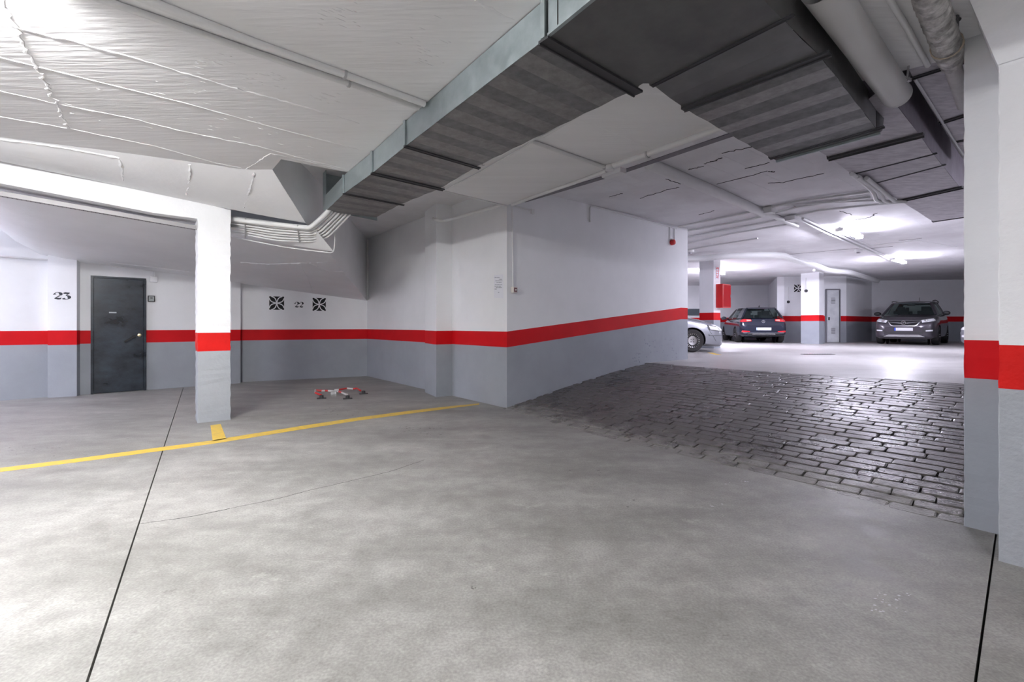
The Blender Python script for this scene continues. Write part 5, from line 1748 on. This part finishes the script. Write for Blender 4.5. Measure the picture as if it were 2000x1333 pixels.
# --- dark grey crossover, seen from the front
M_suv = car_paint('dark_plum_grey_car_paint', (0.065, 0.058, 0.072), 0.45, 0.3)
tabS = [(2.14, .56, .30, .66), (2.10, .74, .24, .80), (2.00, .83, .21, .90), (1.75, .875, .20, 1.0), (1.2, .89, .20, 1.09), (.95, .89, .20, 1.12), (0, .89, .20, 1.10), (-1.2, .89, .20, 1.12), (-1.7, .88, .24, 1.14),
        (-2.0, .85, .28, 1.1), (-2.12, .78, .32, .95), (-2.14, .7, .36, .85)]
ghS = dict(belt=1.08, roof=1.63, wb=.80, wr=.585, low=[1.08, .62, -.22, -.36, -1.30, -1.95], up=[.42, .24, -.30, -.42, -1.30, -1.70], lz=[1.11, 1.10, 1.10, 1.10, 1.12, 1.12], uz=[1.55, 1.60, 1.63, 1.63, 1.61, 1.57],
           lw=[.95, 1.02, 1.04, 1.04, 1.0, .92], uw=[.95, 1.0, 1.02, 1.02, 1.0, .92], seat=-0.05, mirror=M_trim)
thS = radians(48)
dS = Vector((sin(thS), cos(thS)))
fc = Vector((14.12, 16.62)); ctr = fc + dS * 2.14
carS, pt = make_car('dark grey crossover parked facing the camera, with a chrome-edged grille', (ctr.x, ctr.y, ZU), math.atan2(-dS.y, -dS.x), M_suv, tabS, ghS,
                    [(1.27, .34, .885), (-1.28, .34, .885)], dict(hub='x', slots=10), None, ['p', 'g', 'p', 'g', 'p'])
FDv = (-1, 0, 0)
for s_ in (-1, 1):
    pt('headlight', [(3, s_ * .83, .86), (3, s_ * .50, .80), (3, s_ * .47, .90), (3, s_ * .80, .965)], FDv, M_glassl, 0.016)
    pt('headlight_frame', [(3, s_ * .85, .84), (3, s_ * .48, .78), (3, s_ * .45, .92), (3, s_ * .82, .985)], FDv, M_trim, 0.008)
    MB().lathe([(0, .02), (.045, .018), (.05, 0)], (2.07 - .02, s_ * .60, .87), (1, 0, 0), 14).build('headlight_lens', M_chrome, carS, local=True)
    pt('fog_light', [(3, s_ * .78, .50), (3, s_ * .60, .49), (3, s_ * .60, .53), (3, s_ * .78, .55)], FDv, M_glassl, 0.018)
    pt('fog_recess', [(3, s_ * .83, .44), (3, s_ * .50, .46), (3, s_ * .52, .57), (3, s_ * .82, .60)], FDv, M_trim, 0.008)
pt('grille', [(3, -.32, .70), (3, .32, .70), (3, .45, .87), (3, -.45, .87)], FDv, M_arch, 0.010)
def rim_bar(pts, w_, nm_, mat=M_chrome, off=0.016):
    for a, b in zip(pts, pts[1:]):
        d_ = Vector((0, b[0] - a[0], b[1] - a[1])).normalized(); nz = Vector((0, -d_.z, d_.y)) * w_ / 2
        A_ = Vector((3, a[0], a[1])); B_ = Vector((3, b[0], b[1]))
        pt(nm_, [A_ - nz, B_ - nz, B_ + nz, A_ + nz], FDv, mat, off, nu=6, nv=1)
rim_bar([(-.47, .885), (.47, .885)], .018, 'grille_rim')
rim_bar([(-.47, .885), (-.36, .71), (-.28, .685), (.28, .685), (.36, .71), (.47, .885)], .026, 'grille_rim')
rim_bar([(-.42, .83), (-.08, .785)], .018, 'grille_wing', off=.02); rim_bar([(.42, .83), (.08, .785)], .018, 'grille_wing', off=.02)
emblem(carS, (2.155, 0, .795), (1, 0, 0), 0.072, 'z')
pt('number_plate', [(3, -.26, .51), (3, .26, .51), (3, .26, .62), (3, -.26, .62)], FDv, M_plate, 0.024)
pt('plate_band', [(3, .26 * -1, .51), (3, -.215, .51), (3, -.215, .62), (3, -.26, .62)], FDv, M_blue, 0.027, nu=2)
pt('lower_grille', [(3, -.55, .40), (3, .55, .40), (3, .52, .48), (3, -.52, .48)], FDv, M_trim, 0.008)
pt('skid_plate', [(3, -.58, .29), (3, .58, .29), (3, .42, .37), (3, -.42, .37)], FDv, M_chrome, 0.018)
pt('bumper_crease', [(3, -.80, .62), (3, .80, .62), (3, .80, .628), (3, -.80, .628)], FDv, M_trim, 0.006, nv=1)
for s_ in (-1, 1):
    MB().tube([(.25, s_ * .60, 1.63), (-.2, s_ * .62, 1.675), (-1.2, s_ * .61, 1.665), (-1.55, s_ * .58, 1.61)], 0.018, 8).build('roof_rail', M_trim, carS, smooth=True, local=True)
m = MB(); m.tube([(-1.5, 0, 1.62), (-1.72, 0, 1.86)], 0.006, 6); m.build('roof_antenna', M_trim, carS, local=True)

# --- silver hatchback, nose to the right, mostly behind the ramp wall
M_silver = car_paint('silver_car_paint', (0.30, 0.31, 0.345), 0.5, 0.3)
tabV = [(2.05, .50, .24, .56), (2.03, .66, .15, .62), (1.95, .76, .13, .68), (1.72, .82, .14, .775), (1.40, .845, .17, .87), (1.0, .85, .18, .95), (.8, .85, .18, .985), (0, .85, .18, .97), (-1.2, .85, .18, .98), (-1.7, .84, .22, .97),
        (-1.95, .80, .26, .88), (-2.03, .70, .32, .7)]
ghV = dict(belt=.95, roof=1.43, wb=.76, wr=.55, low=[.95, .50, -.30, -.42, -1.25, -1.85], up=[.22, .05, -.36, -.46, -1.25, -1.60], lz=[.97, .96, .96, .96, .97, .98], uz=[1.36, 1.40, 1.43, 1.43, 1.41, 1.37],
           lw=[.93, 1.0, 1.03, 1.03, 1.0, .92], uw=[.94, 1.0, 1.02, 1.02, 1.0, .92], seat=-0.2)
wx = 1.17
Yn = 12.15
cx_ = (1352 - 1000) / FP * Yn - wx
carV, pt = make_car('silver hatchback whose nose shows past the end of the ramp wall', (cx_, Yn + .80, ZU), 0.0, M_silver, tabV, ghV,
                    [(1.17, .305, .835), (-1.35, .305, .835)], dict(hub='x', slots=22), None, ['p', 'g', 'p', 'g', 'p'])
for s_ in (-1, 1):
    pt('headlight', [(3, s_ * .80, .57), (3, s_ * .46, .56), (3, s_ * .46, .66), (3, s_ * .76, .72)], FDv, M_glassl, 0.014)
    MB().lathe([(0, .03), (.05, .026), (.06, 0)], (1.84, s_ * .66, .63), (1, s_ * .3, 0), 14).build('headlight_lens', M_chrome, carV, local=True)
    pt('fog_light', [(3, s_ * .62, .33), (3, s_ * .50, .33), (3, s_ * .50, .40), (3, s_ * .62, .40)], FDv, M_glassl, 0.014)
pt('side_strip', [(1.98, -3, .44), (1.60, -3, .44), (1.60, -3, .475), (1.98, -3, .475)], (0, 1, 0), M_silver, 0.014)
pt('side_repeater', [(1.92, -3, .56), (1.64, -3, .595), (1.60, -3, .70), (1.85, -3, .65)], (0, 1, 0), M_glassl, 0.012)
pt('grille', [(3, -.38, .53), (3, .38, .53), (3, .34, .58), (3, -.34, .58)], FDv, M_arch, 0.010)
pt('lower_grille', [(3, -.42, .24), (3, .42, .24), (3, .42, .36), (3, -.42, .36)], FDv, M_arch, 0.010)
pt('number_plate', [(3, -.26, .38), (3, .26, .38), (3, .26, .48), (3, -.26, .48)], FDv, M_plate, 0.022)
MB().box((1.9, 0, .17), (0.16, 1.1, 0.03)).build('chin_spoiler', M_silver, carV, local=True, bevel=0.008)

pt('headlight_frame', [(1.95, -3, .54), (1.60, -3, .58), (1.56, -3, .72), (1.86, -3, .665)], (0, 1, 0), M_trim, 0.006)
pt('bumper_seam', [(1.80, -3, .28), (1.55, -3, .66), (1.558, -3, .66), (1.808, -3, .28)], (0, 1, 0), M_trim, 0.005, nv=1)
pt('bumper_strip', [(2.0, -3, .43), (1.60, -3, .43), (1.60, -3, .44), (2.0, -3, .44)], (0, 1, 0), M_trim, 0.016, nv=1)
pt('wing_seam', [(1.70, -3, .74), (.9, -3, .905), (.9, -3, .912), (1.70, -3, .747)], (0, 1, 0), M_trim, 0.005, nv=1)


def copy_tree(o, parent=None):
    c = o.copy(); COL.objects.link(c); c.parent = parent
    for ch in [q for q in list(bpy.data.objects) if q.parent == o]:
        copy_tree(ch, c)
    return c


c4 = copy_tree(carV)
c4['label'] = 'pale car almost hidden behind the big right pillar, only the tip of its nose showing'
c4.location = (14.28 + 2.03, 14.0, ZU)
c4.rotation_euler = (0, 0, pi)
